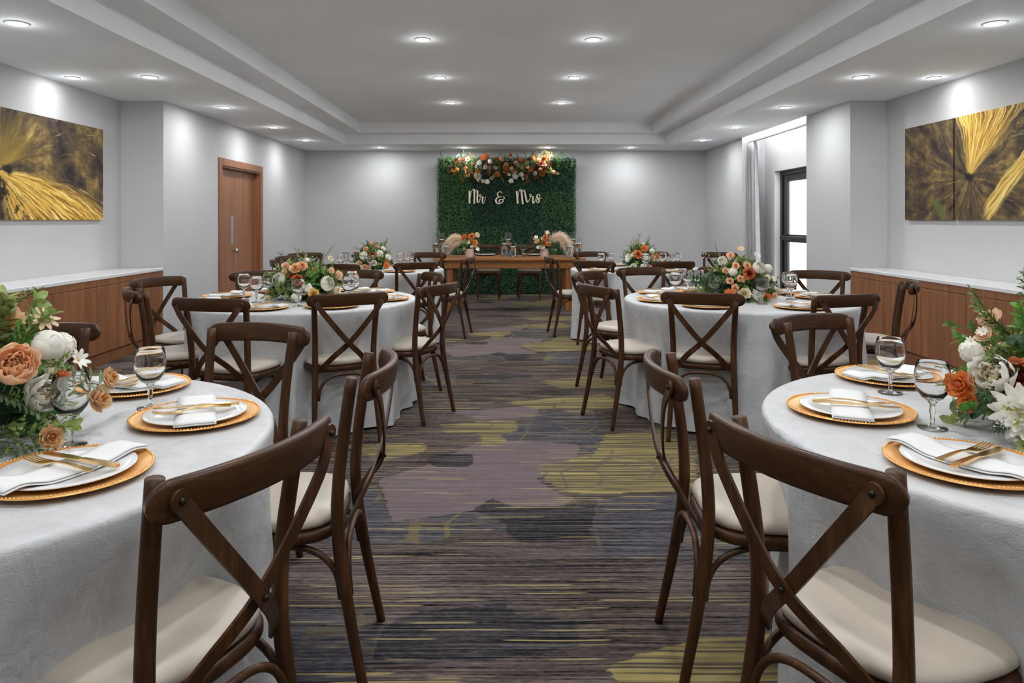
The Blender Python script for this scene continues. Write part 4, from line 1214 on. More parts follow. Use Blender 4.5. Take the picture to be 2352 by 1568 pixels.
def fl_pom(mat, seed=8):
    r = random.Random(seed); m = MB()
    for k in range(110):
        z = 1 - 1.7 * (k + 0.5) / 110; a = k * 2.39996; q = math.sqrt(max(0, 1 - z * z))
        d = Vector((q * math.cos(a), q * math.sin(a), z)); s = d.orthogonal().normalized() * 0.06; u = d.cross(s)
        b = d * 0.55
        m.add([b + s, b - s * 0.5 + u * 0.8, b - s * 0.5 - u * 0.8, d * r.uniform(0.9, 1.05)], [(0, 1, 3), (1, 2, 3), (2, 0, 3)])
    m.lathe([(0, -0.55), (0.5, -0.25), (0.55, 0.15), (0.35, 0.45), (0, 0.56)], 10)
    return m.mesh('pompom_flower', [M[mat]], False)

FL['peony_peach'] = ('peony', fl_peony('pet_peach', 'pet_peach', True, 1))
FL['peony_coral'] = ('peony', fl_peony('pet_coral', 'pet_red', False, 2))
FL['peony_white'] = ('peony', fl_peony('pet_white', 'pet_cream', False, 3))
FL['ball_white'] = ('peony_bud', fl_ball('pet_white'))
FL['ran_white'] = ('ranunculus', fl_ranunculus('pet_white', 'pet_cream'))
for cname, a, b in (('peach', 'pet_peach', 'pet_coral'), ('pale', 'pet_pale', 'pet_peach'), ('tan', 'pet_tan', 'pet_amber'), ('yellow', 'pet_yellow', 'pet_amber'), ('cream', 'pet_cream', 'pet_yellow'), ('orange', 'pet_orange', 'pet_coral'), ('coral', 'pet_coral', 'pet_red'), ('rust', 'pet_rust', 'pet_red'), ('blush', 'pet_blush', 'pet_peach'), ('amber', 'pet_amber', 'pet_rust'), ('white', 'pet_white', 'pet_cream'), ('red', 'pet_red', 'pet_red')):
    FL['rose_' + cname] = ('rose', fl_rose(a, b))
FL['dahlia_white'] = ('dahlia', fl_dahlia('pet_white', 'pet_cream'))
FL['dahlia_orange'] = ('dahlia', fl_dahlia('pet_orange', 'stamen'))
FL['daisy_pale'] = ('daisy', fl_daisy('pet_pale', 'stamen'))
FL['daisy_white'] = ('daisy', fl_daisy('pet_white', 'pet_yellow', 6, 8, 0.19, 62, 8))
FL['orchid_white'] = ('orchid', fl_daisy('pet_white', 'pet_yellow', 9, 5, 0.42))
for cname, a in (('white', 'pet_white'), ('cream', 'pet_cream'), ('mauve', 'pet_mauve'), ('amber', 'pet_amber'), ('rust', 'pet_rust'), ('tan', 'pet_tan')):
    FL['hyd_' + cname] = ('hydrangea', fl_hydrangea(a))
FL['pom_green'] = ('pompom_flower', fl_pom('pet_green'))

# sprigs: unit length along +Z, slightly arching
def leaf(m, base, d, up, L, W, fold=0.25):
    d = d.normalized(); s = d.cross(up)
    if s.length < 1e-4: s = d.orthogonal()
    s.normalize(); n = s.cross(d)
    p = lambda t, w, h: tuple(base + d * L * t + s * W * w + n * (L * h))
    m.add([p(0, 0, 0), p(0.35, 0.5, fold * 0.25), p(0.75, 0.38, fold * 0.15), p(1, 0, -0.08), p(0.75, -0.38, fold * 0.15), p(0.35, -0.5, fold * 0.25), p(0.45, 0, 0.0)],
          [(0, 1, 6), (1, 2, 6), (2, 3, 6), (3, 4, 6), (4, 5, 6), (5, 0, 6)])
def needle(m, base, d, L, W):
    d = d.normalized(); s = d.orthogonal().normalized() * W / 2
    m.add([tuple(base - s), tuple(base + s), tuple(base + d * L)], [(0, 1, 2)])
def sprig_mesh(kind, mat, seed):
    r = random.Random(seed); m = MB()
    bend = r.uniform(0.15, 0.35)
    P = lambda t: Vector((bend * t * t, 0.05 * math.sin(3 * t + seed), t * (1 - 0.12 * t)))
    m.cur = 1
    m.tube([P(0), P(0.33), P(0.66), P(1.0)], [0.016, 0.012, 0.009, 0.005], 5)
    m.cur = 0
    if kind == 'box':
        for k in range(24):
            t = 0.22 + 0.78 * k / 23; a = k * 2.4; b = P(t)
            d = Vector((math.cos(a), math.sin(a), 0.75 + 0.4 * t))
            leaf(m, b, d, Vector((0, 0, 1)), 0.17 * r.uniform(0.8, 1.15), 0.10, 0.3)
    elif kind == 'euc':
        for k in range(18):
            t = 0.15 + 0.85 * k / 17; a = (k % 2) * PI + r.uniform(-0.5, 0.5); b = P(t)
            leaf(m, b, Vector((math.cos(a), math.sin(a), 0.45)), Vector((0, 0, 1)), 0.17, 0.15, 0.2)
    elif kind == 'fern':
        for k in range(64):
            t = 0.12 + 0.88 * k / 63; a = k * 2.4; b = P(t)
            d = Vector((math.cos(a), math.sin(a), 0.7)).normalized()
            leaf(m, b, d, Vector((0, 0, 1)), lerp(0.16, 0.08, t) * r.uniform(0.8, 1.2), 0.022, 0.2)
    elif kind == 'lacy':
        for k in range(9):
            t = 0.2 + 0.8 * k / 8; a = k * 2.4 + r.uniform(-0.4, 0.4); b = P(t)
            d = Vector((math.cos(a), math.sin(a), 0.9)).normalized(); L = lerp(0.42, 0.2, t)
            m.cur = 1; m.tube([b, b + d * L], [0.006, 0.003], 4); m.cur = 0
            for q in range(8):
                w = 0.3 + 0.7 * q / 7; c = q * 2.4
                e = (d + Vector((math.cos(c), math.sin(c), 0.3)) * 0.9).normalized()
                leaf(m, b + d * L * w, e, Vector((0, 0, 1)), 0.085, 0.05, 0.3)
    elif kind == 'star':
        for q, (t, az) in enumerate(((1.0, 0.0), (0.78, 1.0), (0.70, 3.6))):
            b = P(t); e = b if q == 0 else b + Vector((math.cos(az), math.sin(az), 0.9)) * 0.10
            if q: m.cur = 1; m.tube([b, e], [0.006, 0.004], 4); m.cur = 0
            for k in range(8):
                a = k * 2.4; leaf(m, e, Vector((math.cos(a), math.sin(a), 0.25 + 0.1 * (k % 3))), Vector((0, 0, 1)), 0.055, 0.035, 0.2)
    return m.mesh('sprig', [M[mat], M['stem']], False)
SP = {}
for nme, kind, mat in (('box_green', 'box', 'leaf_green'), ('box_olive', 'box', 'leaf_olive'), ('euc_dark', 'euc', 'leaf_dark'), ('fern_green', 'fern', 'leaf_green'), ('fern_dark', 'fern', 'leaf_dark'), ('lacy_green', 'lacy', 'leaf_green'), ('lacy_olive', 'lacy', 'leaf_olive'), ('lacy_bright', 'lacy', 'leaf_bright'), ('euc_sage', 'euc', 'leaf_sage'), ('euc_autumn', 'euc', 'leaf_autumn'), ('lacy_autumn', 'lacy', 'leaf_autumn'), ('lacy_brown', 'lacy', 'leaf_brown'), ('box_bright', 'box', 'leaf_bright'), ('fern_brown', 'fern', 'leaf_brown'), ('star_white', 'star', 'leaf_sage'), ('star_pink', 'star', 'pet_blush')):
    SP[nme] = [sprig_mesh(kind, mat, s) for s in (1, 2, 3)]
# single large leaves
m = MB(); leaf(m, Vector((0, 0, 0)), Vector((0.3, 0, 1)), Vector((1, 0, 0)), 1.0, 0.5, 0.3)
LEAF = m.mesh('leaf', [M['leaf_dark']], False)

def put_flower(parent, kind, pos, r, d, rng):
    nm, me = FL[kind]
    q = Vector(d).to_track_quat('Z', 'Y') @ Quaternion((0, 0, 1), rng.uniform(0, 6.28))
    return link(nm, me, parent, pos, q, r)
def put_sprig(parent, kind, base, d, L, rng, name='sprig'):
    me = rng.choice(SP[kind])
    q = Vector(d).to_track_quat('Z', 'Y') @ Quaternion((0, 0, 1), rng.uniform(0, 6.28))
    return link(name, me, parent, base, q, L)

def arrangement(key, flowers, label, seed, R=0.25, H=0.25, nsp=95, hidden=14, extra=(), sprigs=None):
    rng = random.Random(seed); cx, cy = TAB[key]['c']
    e = empty('flower_centrepiece', (cx, cy, TZ)); setp(e, label, 'flower arrangement', 'round table centrepieces')
    # low bowl with foam holding the stems
    m = MB(); m.lathe([(0, 0.0), (0.085, 0.0), (0.11, 0.03), (0.115, 0.055), (0.10, 0.058), (0.08, 0.10), (0, 0.13)], 28); m.build('bowl', M['leaf_dark'], e, (0, 0, 0.001), None, True)
    kinds = sprigs or ['box_green', 'box_olive', 'fern_green', 'lacy_green', 'lacy_olive', 'lacy_bright', 'fern_dark', 'euc_dark', 'box_olive', 'lacy_olive', 'fern_green', 'lacy_green']
    for k in range(nsp):
        f = (k + 0.5) / nsp
        z = lerp(-0.05, 1.0, f); a = k * 2.39996 + rng.uniform(-0.3, 0.3); q = math.sqrt(max(0, 1 - z * z))
        d = Vector((q * math.cos(a) * R, q * math.sin(a) * R, max(z, 0.03) * H + 0.03))
        base = Vector((d.x * 0.25, d.y * 0.25, 0.055 + 0.05 * max(z, 0)))
        L = (Vector((d.x * 1.05, d.y * 1.05, d.z)) - base).length * rng.uniform(0.80, 1.15)
        put_sprig(e, rng.choice(kinds), base, (Vector((d.x, d.y, d.z)) - base) + Vector((0, 0, 0.015)), max(L, 0.10), rng)
    for k in range(26):
        a = rng.uniform(0, 2 * PI); z = rng.uniform(0.1, 0.8); q = math.sqrt(1 - z * z)
        b = Vector((q * math.cos(a) * R * 0.5, q * math.sin(a) * R * 0.5, z * H * 0.55 + 0.04))
        dd = Vector((math.cos(a) * q, math.sin(a) * q, z + rng.uniform(-0.3, 0.2)))
        link('leaf', LEAF, e, b, dd.to_track_quat('Z', 'Y') @ Quaternion((0, 0, 1), rng.uniform(0, 6.28)), rng.uniform(0.09, 0.13))
    for (kind, x, y, z, r) in flowers:
        d = Vector((x / R, y / R, 0.75 * z / H + 0.05)); d = d + Vector((-cx * 0.12 / 1.4, -0.55, 0.0))
        put_flower(e, kind, (x, y, z), r, d, rng)
    pool = ['rose_peach', 'rose_pale', 'ran_white', 'dahlia_white', 'hyd_white', 'rose_yellow', 'rose_peach', 'daisy_pale', 'rose_cream', 'peony_coral']
    for k in range(hidden):
        a = rng.uniform(0.15 * PI, 0.85 * PI) if cx < 0 or True else 0
        z = rng.uniform(0.15, 0.8); q = math.sqrt(1 - z * z)
        p = (q * math.cos(a) * R * 0.9, q * math.sin(a) * R * 0.9, z * H * 0.85 + 0.03)
        put_flower(e, rng.choice(pool), p, rng.uniform(0.022, 0.042), p, rng)
    for (kind, bx, by, bz, tx, ty, tz) in extra:
        b = Vector((bx, by, bz)); dd = Vector((tx, ty, tz)) - b
        put_sprig(e, kind, b, dd, dd.length, rng)
    return e

arrangement('LN', [
    ('peony_peach', 0.245, -0.09, 0.205, 0.056), ('ball_white', 0.262, 0.0, 0.235, 0.042), ('peony_white', 0.265, -0.02, 0.120, 0.050),
    ('rose_tan', 0.335, -0.10, 0.045, 0.026), ('rose_tan', 0.315, 0.13, 0.075, 0.034), ('rose_tan', 0.320, 0.17, 0.120, 0.028), ('daisy_pale', 0.235, 0.03, 0.295, 0.036),
    ('rose_peach', 0.150, 0.02, 0.300, 0.036), ('daisy_white', 0.305, 0.05, 0.190, 0.030), ('pom_green', 0.20, -0.18, 0.115, 0.036), ('pom_green', 0.19, -0.20, 0.06, 0.038),
    ('rose_orange', 0.285, 0.02, 0.155, 0.018), ('ran_white', 0.05, -0.2, 0.16, 0.045), ('rose_coral', -0.05, -0.18, 0.2, 0.04), ('hyd_white', 0.18, 0.18, 0.20, 0.045)],
    'low mixed centrepiece with a large ruffled peach peony, back-row table, wooden-door side', 11, 0.29, 0.27, 120, 10,
    [('box_green', 0.12, 0, 0.15, 0.235, 0.02, 0.355), ('box_olive', 0.12, 0, 0.15, 0.20, 0.02, 0.37), ('box_green', 0.10, 0.02, 0.15, 0.255, 0.05, 0.33), ('box_olive', 0.08, 0, 0.18, 0.16, 0.03, 0.34), ('box_green', 0.08, 0, 0.15, 0.20, 0.06, 0.34), ('fern_green', 0.05, 0, 0.18, 0.13, 0.03, 0.42), ('euc_sage', 0.16, 0.0, 0.12, 0.35, 0.08, 0.20), ('box_green', 0.2, -0.1, 0.06, 0.37, -0.02, 0.05), ('lacy_green', 0.18, -0.1, 0.05, 0.30, -0.15, 0.03), ('lacy_green', 0.18, -0.1, 0.08, 0.33, -0.08, 0.04), ('euc_sage', 0.15, -0.1, 0.15, 0.30, -0.05, 0.14)])
arrangement('RN', [
    ('peony_coral', -0.215, -0.09, 0.150, 0.054), ('peony_white', -0.275, -0.07, 0.155, 0.058), ('dahlia_white', -0.265, -0.16, 0.085, 0.070), ('rose_orange', -0.335, -0.04, 0.125, 0.034),
    ('rose_pale', -0.22, 0.02, 0.285, 0.026), ('rose_pale', -0.25, 0.0, 0.245, 0.020), ('hyd_white', -0.28, 0.0, 0.20, 0.034), ('rose_orange', -0.33, -0.06, 0.085, 0.024), ('daisy_white', -0.30, -0.03, 0.23, 0.016), ('daisy_white', -0.27, -0.03, 0.255, 0.016), ('pom_green', -0.365, -0.10, 0.085, 0.014), ('pom_green', -0.345, -0.10, 0.09, 0.014), ('pom_green', -0.30, -0.02, 0.155, 0.022),
    ('ran_white', -0.05, -0.22, 0.16, 0.05), ('rose_coral', 0.05, -0.2, 0.2, 0.04)],
    'low mixed centrepiece with trailing needle sprigs and shaggy white dahlia, back-row table, glass-door side', 12, 0.29, 0.27, 120, 10,
    [('fern_green', -0.10, 0, 0.20, -0.335, 0.0, 0.285), ('fern_green', -0.10, 0, 0.20, -0.30, 0.02, 0.295), ('fern_green', -0.10, 0, 0.16, -0.335, -0.02, 0.215), ('lacy_green', -0.1, 0, 0.16, -0.30, -0.02, 0.22), ('fern_green', -0.06, 0, 0.22, -0.225, 0.02, 0.375), ('fern_dark', -0.18, -0.1, 0.09, -0.385, -0.09, 0.095), ('fern_dark', -0.18, -0.1, 0.09, -0.36, -0.14, 0.055), ('fern_dark', -0.16, -0.1, 0.12, -0.38, -0.06, 0.11), ('box_olive', -0.18, -0.12, 0.07, -0.31, -0.18, 0.035), ('lacy_olive', -0.2, -0.12, 0.09, -0.32, -0.16, 0.07), ('fern_dark', -0.16, -0.1, 0.15, -0.29, -0.1, 0.215), ('box_bright', -0.1, 0, 0.2, -0.20, 0, 0.32)])
arrangement('LM', [
    ('ran_white', -0.125, -0.14, 0.140, 0.054), ('peony_coral', 0.02, -0.20, 0.140, 0.044), ('ran_white', 0.195, -0.13, 0.115, 0.054), ('rose_peach', -0.012, -0.16, 0.222, 0.036), ('rose_peach', 0.03, -0.14, 0.235, 0.034),
    ('rose_yellow', 0.128, -0.22, 0.055, 0.036), ('rose_pale', -0.085, -0.13, 0.235, 0.026), ('rose_pale', -0.085, -0.15, 0.195, 0.020), ('rose_pale', 0.255, -0.06, 0.165, 0.030), ('rose_pale', 0.215, -0.1, 0.20, 0.022),
    ('hyd_white', 0.02, -0.24, 0.035, 0.040), ('rose_blush', 0.065, -0.22, 0.075, 0.026), ('hyd_white', 0.05, -0.10, 0.27, 0.02), ('rose_cream', 0.255, -0.10, 0.07, 0.026), ('rose_tan', -0.205, -0.12, 0.055, 0.020), ('rose_cream', 0.19, -0.02, 0.275, 0.022), ('rose_rust', -0.035, -0.18, 0.175, 0.016), ('rose_cream', -0.19, -0.17, 0.02, 0.024), ('orchid_white', 0.09, -0.22, 0.095, 0.034)],
    'low mixed centrepiece with two big white ranunculus and a coral peony, middle-row table, wooden-door side', 13, 0.245, 0.26, 120, 10,
    [('star_white', 0.1, 0, 0.2, 0.185, 0, 0.41), ('star_pink', 0.0, 0, 0.2, -0.03, 0, 0.39), ('star_pink', -0.03, 0, 0.2, -0.07, 0, 0.36), ('euc_dark', -0.08, 0, 0.2, -0.12, 0.0, 0.345), ('star_white', 0.1, 0, 0.2, 0.175, 0, 0.345), ('lacy_bright', 0.08, -0.12, 0.12, 0.11, -0.2, 0.20), ('fern_green', 0.08, -0.12, 0.10, 0.12, -0.18, 0.25), ('fern_green', 0.08, -0.12, 0.10, 0.09, -0.19, 0.22), ('fern_green', 0.1, -0.10, 0.12, 0.15, -0.16, 0.26)])
arrangement('RM', [
    ('ran_white', 0.088, -0.16, 0.222, 0.048), ('peony_coral', 0.005, -0.20, 0.180, 0.046), ('peony_white', -0.135, -0.10, 0.262, 0.038), ('rose_peach', -0.072, -0.18, 0.238, 0.024), ('rose_peach', 0.006, -0.17, 0.240, 0.024), ('rose_peach', -0.118, -0.20, 0.140, 0.023), ('rose_peach', -0.055, -0.22, 0.155, 0.024), ('rose_peach', -0.095, -0.23, 0.095, 0.024),
    ('rose_pale', -0.135, -0.16, 0.205, 0.022), ('hyd_white', -0.088, -0.17, 0.195, 0.036), ('dahlia_orange', -0.13, -0.23, 0.050, 0.042), ('rose_cream', -0.035, -0.24, 0.060, 0.038), ('dahlia_white', 0.06, -0.23, 0.055, 0.046), ('dahlia_orange', 0.115, -0.23, 0.035, 0.032), ('rose_peach', 0.185, -0.18, 0.040, 0.022), ('hyd_white', 0.16, -0.12, 0.215, 0.036), ('daisy_white', 0.10, -0.08, 0.295, 0.034), ('daisy_pale', 0.0, -0.06, 0.345, 0.028), ('rose_peach', -0.075, -0.08, 0.30, 0.026), ('daisy_white', 0.20, -0.1, 0.14, 0.030), ('hyd_cream', 0.145, -0.15, 0.155, 0.03), ('pom_green', 0.10, -0.24, 0.02, 0.018)],
    'rounded mixed centrepiece with many small peach roses, middle-row table, glass-door side', 14, 0.25, 0.27, 120, 8,
    [('star_white', -0.08, 0, 0.2, -0.19, 0, 0.40), ('star_white', 0.05, 0, 0.2, 0.11, 0, 0.375), ('star_pink', -0.1, 0, 0.2, -0.24, 0, 0.32), ('euc_dark', -0.1, -0.1, 0.1, -0.36, -0.05, 0.175), ('euc_dark', -0.1, -0.1, 0.08, -0.34, -0.12, 0.09), ('euc_dark', 0.02, -0.18, 0.15, 0.05, -0.25, 0.05), ('star_pink', -0.1, 0, 0.2, -0.26, 0, 0.30)])
arrangement('LF', [
    ('peony_coral', 0.01, -0.16, 0.155, 0.046), ('rose_peach', -0.07, -0.10, 0.225, 0.028), ('rose_pale', -0.01, -0.06, 0.285, 0.028), ('rose_pale', 0.05, -0.06, 0.255, 0.026), ('dahlia_white', -0.085, -0.16, 0.155, 0.050), ('dahlia_white', 0.085, -0.12, 0.175, 0.048), ('dahlia_white', 0.17, -0.08, 0.135, 0.040), ('ran_white', 0.035, -0.19, 0.075, 0.034), ('rose_pale', -0.135, -0.16, 0.075, 0.030), ('rose_peach', -0.065, -0.20, 0.035, 0.030), ('rose_peach', -0.03, -0.2, 0.02, 0.03), ('dahlia_orange', 0.165, -0.16, 0.045, 0.042), ('rose_orange', 0.165, -0.1, 0.09, 0.026), ('dahlia_white', 0.11, -0.06, 0.23, 0.03)],
    'pointed mixed centrepiece with one coral peony among white dahlias, front-row table, wooden-door side', 15, 0.20, 0.27, 95, 6,
    [('fern_green', 0, 0, 0.2, -0.16, 0, 0.33), ('fern_green', -0.05, 0, 0.15, -0.24, 0, 0.275), ('euc_dark', 0, 0, 0.2, -0.07, 0, 0.335), ('fern_green', 0.03, 0, 0.2, 0.13, 0, 0.335), ('fern_green', 0.05, 0, 0.2, 0.20, 0, 0.30), ('fern_green', 0.05, 0, 0.2, 0.11, 0, 0.30)])
arrangement('RF', [
    ('rose_coral', -0.055, -0.18, 0.170, 0.048), ('dahlia_orange', 0.03, -0.12, 0.23, 0.044), ('dahlia_white', 0.025, -0.18, 0.135, 0.050), ('dahlia_white', -0.15, -0.12, 0.135, 0.042), ('rose_cream', -0.095, -0.16, 0.165, 0.030), ('hyd_white', 0.11, -0.12, 0.20, 0.034), ('rose_pale', 0.12, -0.14, 0.13, 0.036), ('rose_orange', 0.165, -0.12, 0.14, 0.03), ('ran_white', -0.105, -0.2, 0.035, 0.038), ('rose_blush', 0.06, -0.2, 0.03, 0.03), ('daisy_white', -0.01, -0.2, 0.04, 0.032), ('rose_yellow', -0.05, -0.05, 0.285, 0.018), ('hyd_white', 0.03, -0.06, 0.275, 0.026), ('hyd_white', -0.16, -0.12, 0.10, 0.03)],
    'pointed mixed centrepiece with a vivid orange rose and orange dahlia, front-row table, glass-door side', 16, 0.20, 0.27, 95, 6,
    [('star_white', 0, 0, 0.2, -0.02, 0, 0.40), ('euc_dark', 0, 0, 0.2, -0.07, 0, 0.385), ('star_white', 0.03, 0, 0.2, 0.09, 0, 0.395), ('fern_green', 0, 0, 0.2, -0.15, 0, 0.28), ('fern_green', 0, 0, 0.2, 0.19, 0, 0.27), ('fern_green', 0, 0, 0.2, 0.16, 0, 0.30), ('fern_green', 0, 0, 0.2, -0.12, 0, 0.31)])

# ------------------------------------------------------------------ hedge wall, garland, lettering
HX0, HX1, HY, HH = -1.155, 1.265, 12.58, 2.385
def hedge():
    e = empty('hedge_wall', ((HX0 + HX1) / 2, 12.66, 0)); setp(e, 'square artificial boxwood hedge wall behind the head table', 'hedge wall')
    off = (-(HX0 + HX1) / 2, -12.66, 0)
    m = MB(); m.box((HX0 + 0.02, 12.61, 0.0), (HX1 - 0.02, 12.72, HH - 0.03)); m.build('backing_panel', M['leaf_hedge_back'], e, off)
    rng = np.random.default_rng(4)
    # mats about 0.5 m square, each slightly different in shade
    N = 52000
    x = rng.uniform(HX0, HX1, N); z = rng.uniform(0.015, HH, N)
    lump = 0.022 * np.sin(x * 17 + 2 * np.sin(z * 9)) * np.sin(z * 15 + 2 * np.sin(x * 11))
    y = 12.60 - rng.uniform(0.0, 0.055, N) - lump
    side = rng.random(N) < 0.07
    ed = rng.integers(0, 3, N)
    x = np.where(side & (ed == 0), HX0 + rng.normal(0, 0.012, N), x); x = np.where(side & (ed == 1), HX1 + rng.normal(0, 0.012, N), x)
    z = np.where(side & (ed == 2), HH + rng.normal(0, 0.018, N), z)
    y = np.where(side, rng.uniform(12.56, 12.72, N), y)
    c = np.stack([x, y, z], -1)
    d = rng.normal(0, 1, (N, 3)); d[:, 1] -= 1.1; d /= np.linalg.norm(d, axis=1)[:, None]
    u = np.cross(d, rng.normal(0, 1, (N, 3))); u /= np.linalg.norm(u, axis=1)[:, None]
    w = np.cross(d, u)
    L = rng.uniform(0.008, 0.0145, N)[:, None]; W = L * 0.58
    vs = np.stack([c - u * L, c + w * W + d * 0.003, c + u * L, c - w * W + d * 0.003], 1).reshape(-1, 3)
    q = np.arange(N * 4).reshape(N, 4)
    me = bpy.data.meshes.new('boxwood_leaves'); me.from_pydata(vs.tolist(), [], q.tolist())
    col = me.attributes.new('tint', 'FLOAT', 'FACE')
    mx = np.floor((x - HX0) / 0.605).astype(int); mz = np.floor(z / 0.6).astype(int)
    mat_t = rng.uniform(0, 1, (6, 6)); mat_t[0, 1:4] = 0.95; mat_t[1, 2] = 0.15; mat_t[2, 1:4] = 0.35
    tint = 0.62 * mat_t[np.clip(mx, 0, 5), np.clip(mz, 0, 5)] + 0.38 * rng.random(N)
    col.data.foreach_set('value', tint.astype(np.float32))
    me.materials.append(M['leaf_hedge'])
    setp(link('boxwood_leaves', me, e, off), kind='stuff')
t = NT('leaf_hedge'); at = t.n('ShaderNodeAttribute'); at.attribute_name = 'tint'
t.base(t.ramp(at.outputs['Fac'], [(0.05, srgb(52, 76, 64)), (0.35, srgb(52, 96, 72)), (0.65, srgb(60, 112, 70)), (0.95, srgb(98, 140, 76))])); t.p(Roughness=0.38); M['leaf_hedge'] = t.m
simple('leaf_hedge_back', srgb(22, 36, 28), 0.9)
hedge()

def garland():
    rng = random.Random(21)
    e = empty('flower_garland', (0.05, 12.50, 2.20)); setp(e, 'garland of orange, rust and white flowers along the top of the hedge wall', 'flower garland')
    O = Vector((0.05, 12.50, 2.20))
    def P(cx, cy, y=12.46): return Vector((-1.175 + cx * 0.001057, y, 2.625 - cy * 0.001057)) - O
    F = [(330,265,34,'rose_orange'),(455,255,32,'rose_red'),(520,245,38,'rose_cream'),(480,305,28,'rose_blush'),(490,385,30,'rose_peach'),(520,440,48,'hyd_mauve'),(345,420,46,'hyd_amber'),(230,375,42,'hyd_mauve'),(495,510,34,'orchid_white'),(440,595,32,'hyd_rust'),
     (800,205,56,'rose_orange'),(865,170,30,'rose_cream'),(715,310,46,'peony_white'),(695,370,50,'rose_white'),(815,375,44,'orchid_white'),(895,285,42,'hyd_white'),(690,445,42,'rose_orange'),(690,520,60,'rose_white'),(690,585,26,'orchid_white'),(775,605,32,'orchid_white'),(850,615,44,'orchid_white'),(920,555,32,'rose_blush'),
     (1080,240,40,'rose_peach'),(1000,230,28,'rose_orange'),(880,460,46,'hyd_rust'),(1160,330,34,'rose_peach'),(1145,380,38,'rose_orange'),(1150,440,42,'rose_amber'),(1230,175,28,'rose_orange'),(1240,400,42,'hyd_tan'),(1010,490,56,'hyd_amber'),
     (1320,300,38,'hyd_white'),(1400,255,38,'dahlia_orange'),(1365,345,28,'rose_cream'),(1500,300,32,'rose_peach'),(1505,365,32,'rose_cream'),(1285,465,40,'orchid_white'),(1205,500,28,'orchid_white'),(1310,530,48,'orchid_white'),(1240,600,42,'orchid_white'),(1410,500,48,'hyd_white'),(1440,565,22,'orchid_white'),
     (1560,415,36,'rose_coral'),(1640,480,32,'rose_cream'),(1490,530,38,'hyd_rust'),(1600,230,42,'hyd_amber'),(1785,235,52,'rose_rust'),(1730,330,52,'peony_coral'),(1790,335,32,'rose_cream'),(1900,215,38,'rose_cream'),(1700,250,34,'rose_cream'),(1880,330,34,'rose_rust'),(1750,490,38,'rose_amber'),(1940,460,42,'hyd_tan'),(2010,480,22,'rose_tan'),(1670,540,32,'hyd_rust'),(1720,420,46,'hyd_rust'),
     (980,385,30,'rose_cream'),(590,330,26,'hyd_amber'),(880,390,24,'rose_blush'),(1420,380,34,'hyd_tan'),(1830,420,30,'rose_red'),(1530,240,26,'rose_rust'),(1640,200,26,'rose_amber')]
    for (cx, cy, r, kind) in F:
        put_flower(e, kind, P(cx, cy, 12.455 + rng.uniform(-0.03, 0.03)), r * 0.001057 * 1.08, (rng.uniform(-0.45, 0.45), -1, rng.uniform(-0.15, 0.5)), rng)
    kinds = ['euc_autumn', 'lacy_autumn', 'lacy_green', 'box_green', 'lacy_brown', 'lacy_bright', 'euc_dark', 'box_olive', 'euc_autumn', 'lacy_brown', 'lacy_autumn', 'fern_dark']
    for k in range(200):
        cx = rng.uniform(230, 2010); cy = rng.uniform(240, 520)
        d = Vector((rng.uniform(-1, 1), rng.uniform(-0.9, 0.15), rng.uniform(-0.9, 1.0)))
        put_sprig(e, rng.choice(kinds), P(cx, cy, 12.50), d, rng.uniform(0.11, 0.19), rng)
    for k in range(26):
        cx = rng.choice([rng.uniform(80, 330), rng.uniform(1900, 2260)]); cy = rng.uniform(250, 380)
        d = Vector((rng.uniform(-1, 1), rng.uniform(-0.9, 0.0), rng.uniform(-0.6, 0.9)))
        put_sprig(e, rng.choice(['box_bright', 'lacy_bright', 'box_green']), P(cx, cy, 12.54), d, rng.uniform(0.10, 0.17), rng)
    for (b, t_, kind) in (((120, 240), (50, 110), 'box_green'), ((460, 250), (460, 110), 'lacy_olive'), ((640, 250), (650, 170), 'lacy_olive'), ((1100, 240), (1050, 120), 'lacy_autumn'), ((1490, 260), (1500, 110), 'euc_dark'), ((1560, 260), (1600, 120), 'euc_dark'), ((1700, 240), (1750, 110), 'lacy_olive'), ((1860, 240), (1860, 100), 'lacy_autumn'), ((1900, 240), (1900, 110), 'euc_autumn'), ((1830, 240), (1820, 110), 'euc_autumn'), ((1980, 220), (2080, 100), 'box_green'), ((1960, 240), (2120, 130), 'lacy_bright'), ((690, 250), (655, 150), 'lacy_brown'), ((1350, 240), (1350, 150), 'lacy_bright'), ((1230, 240), (1250, 150), 'lacy_autumn'), ((330, 250), (300, 200), 'lacy_olive')):
        pb, pt = P(*b, 12.52), P(*t_, 12.48); put_sprig(e, kind, pb, pt - pb, (pt - pb).length, rng)
garland()

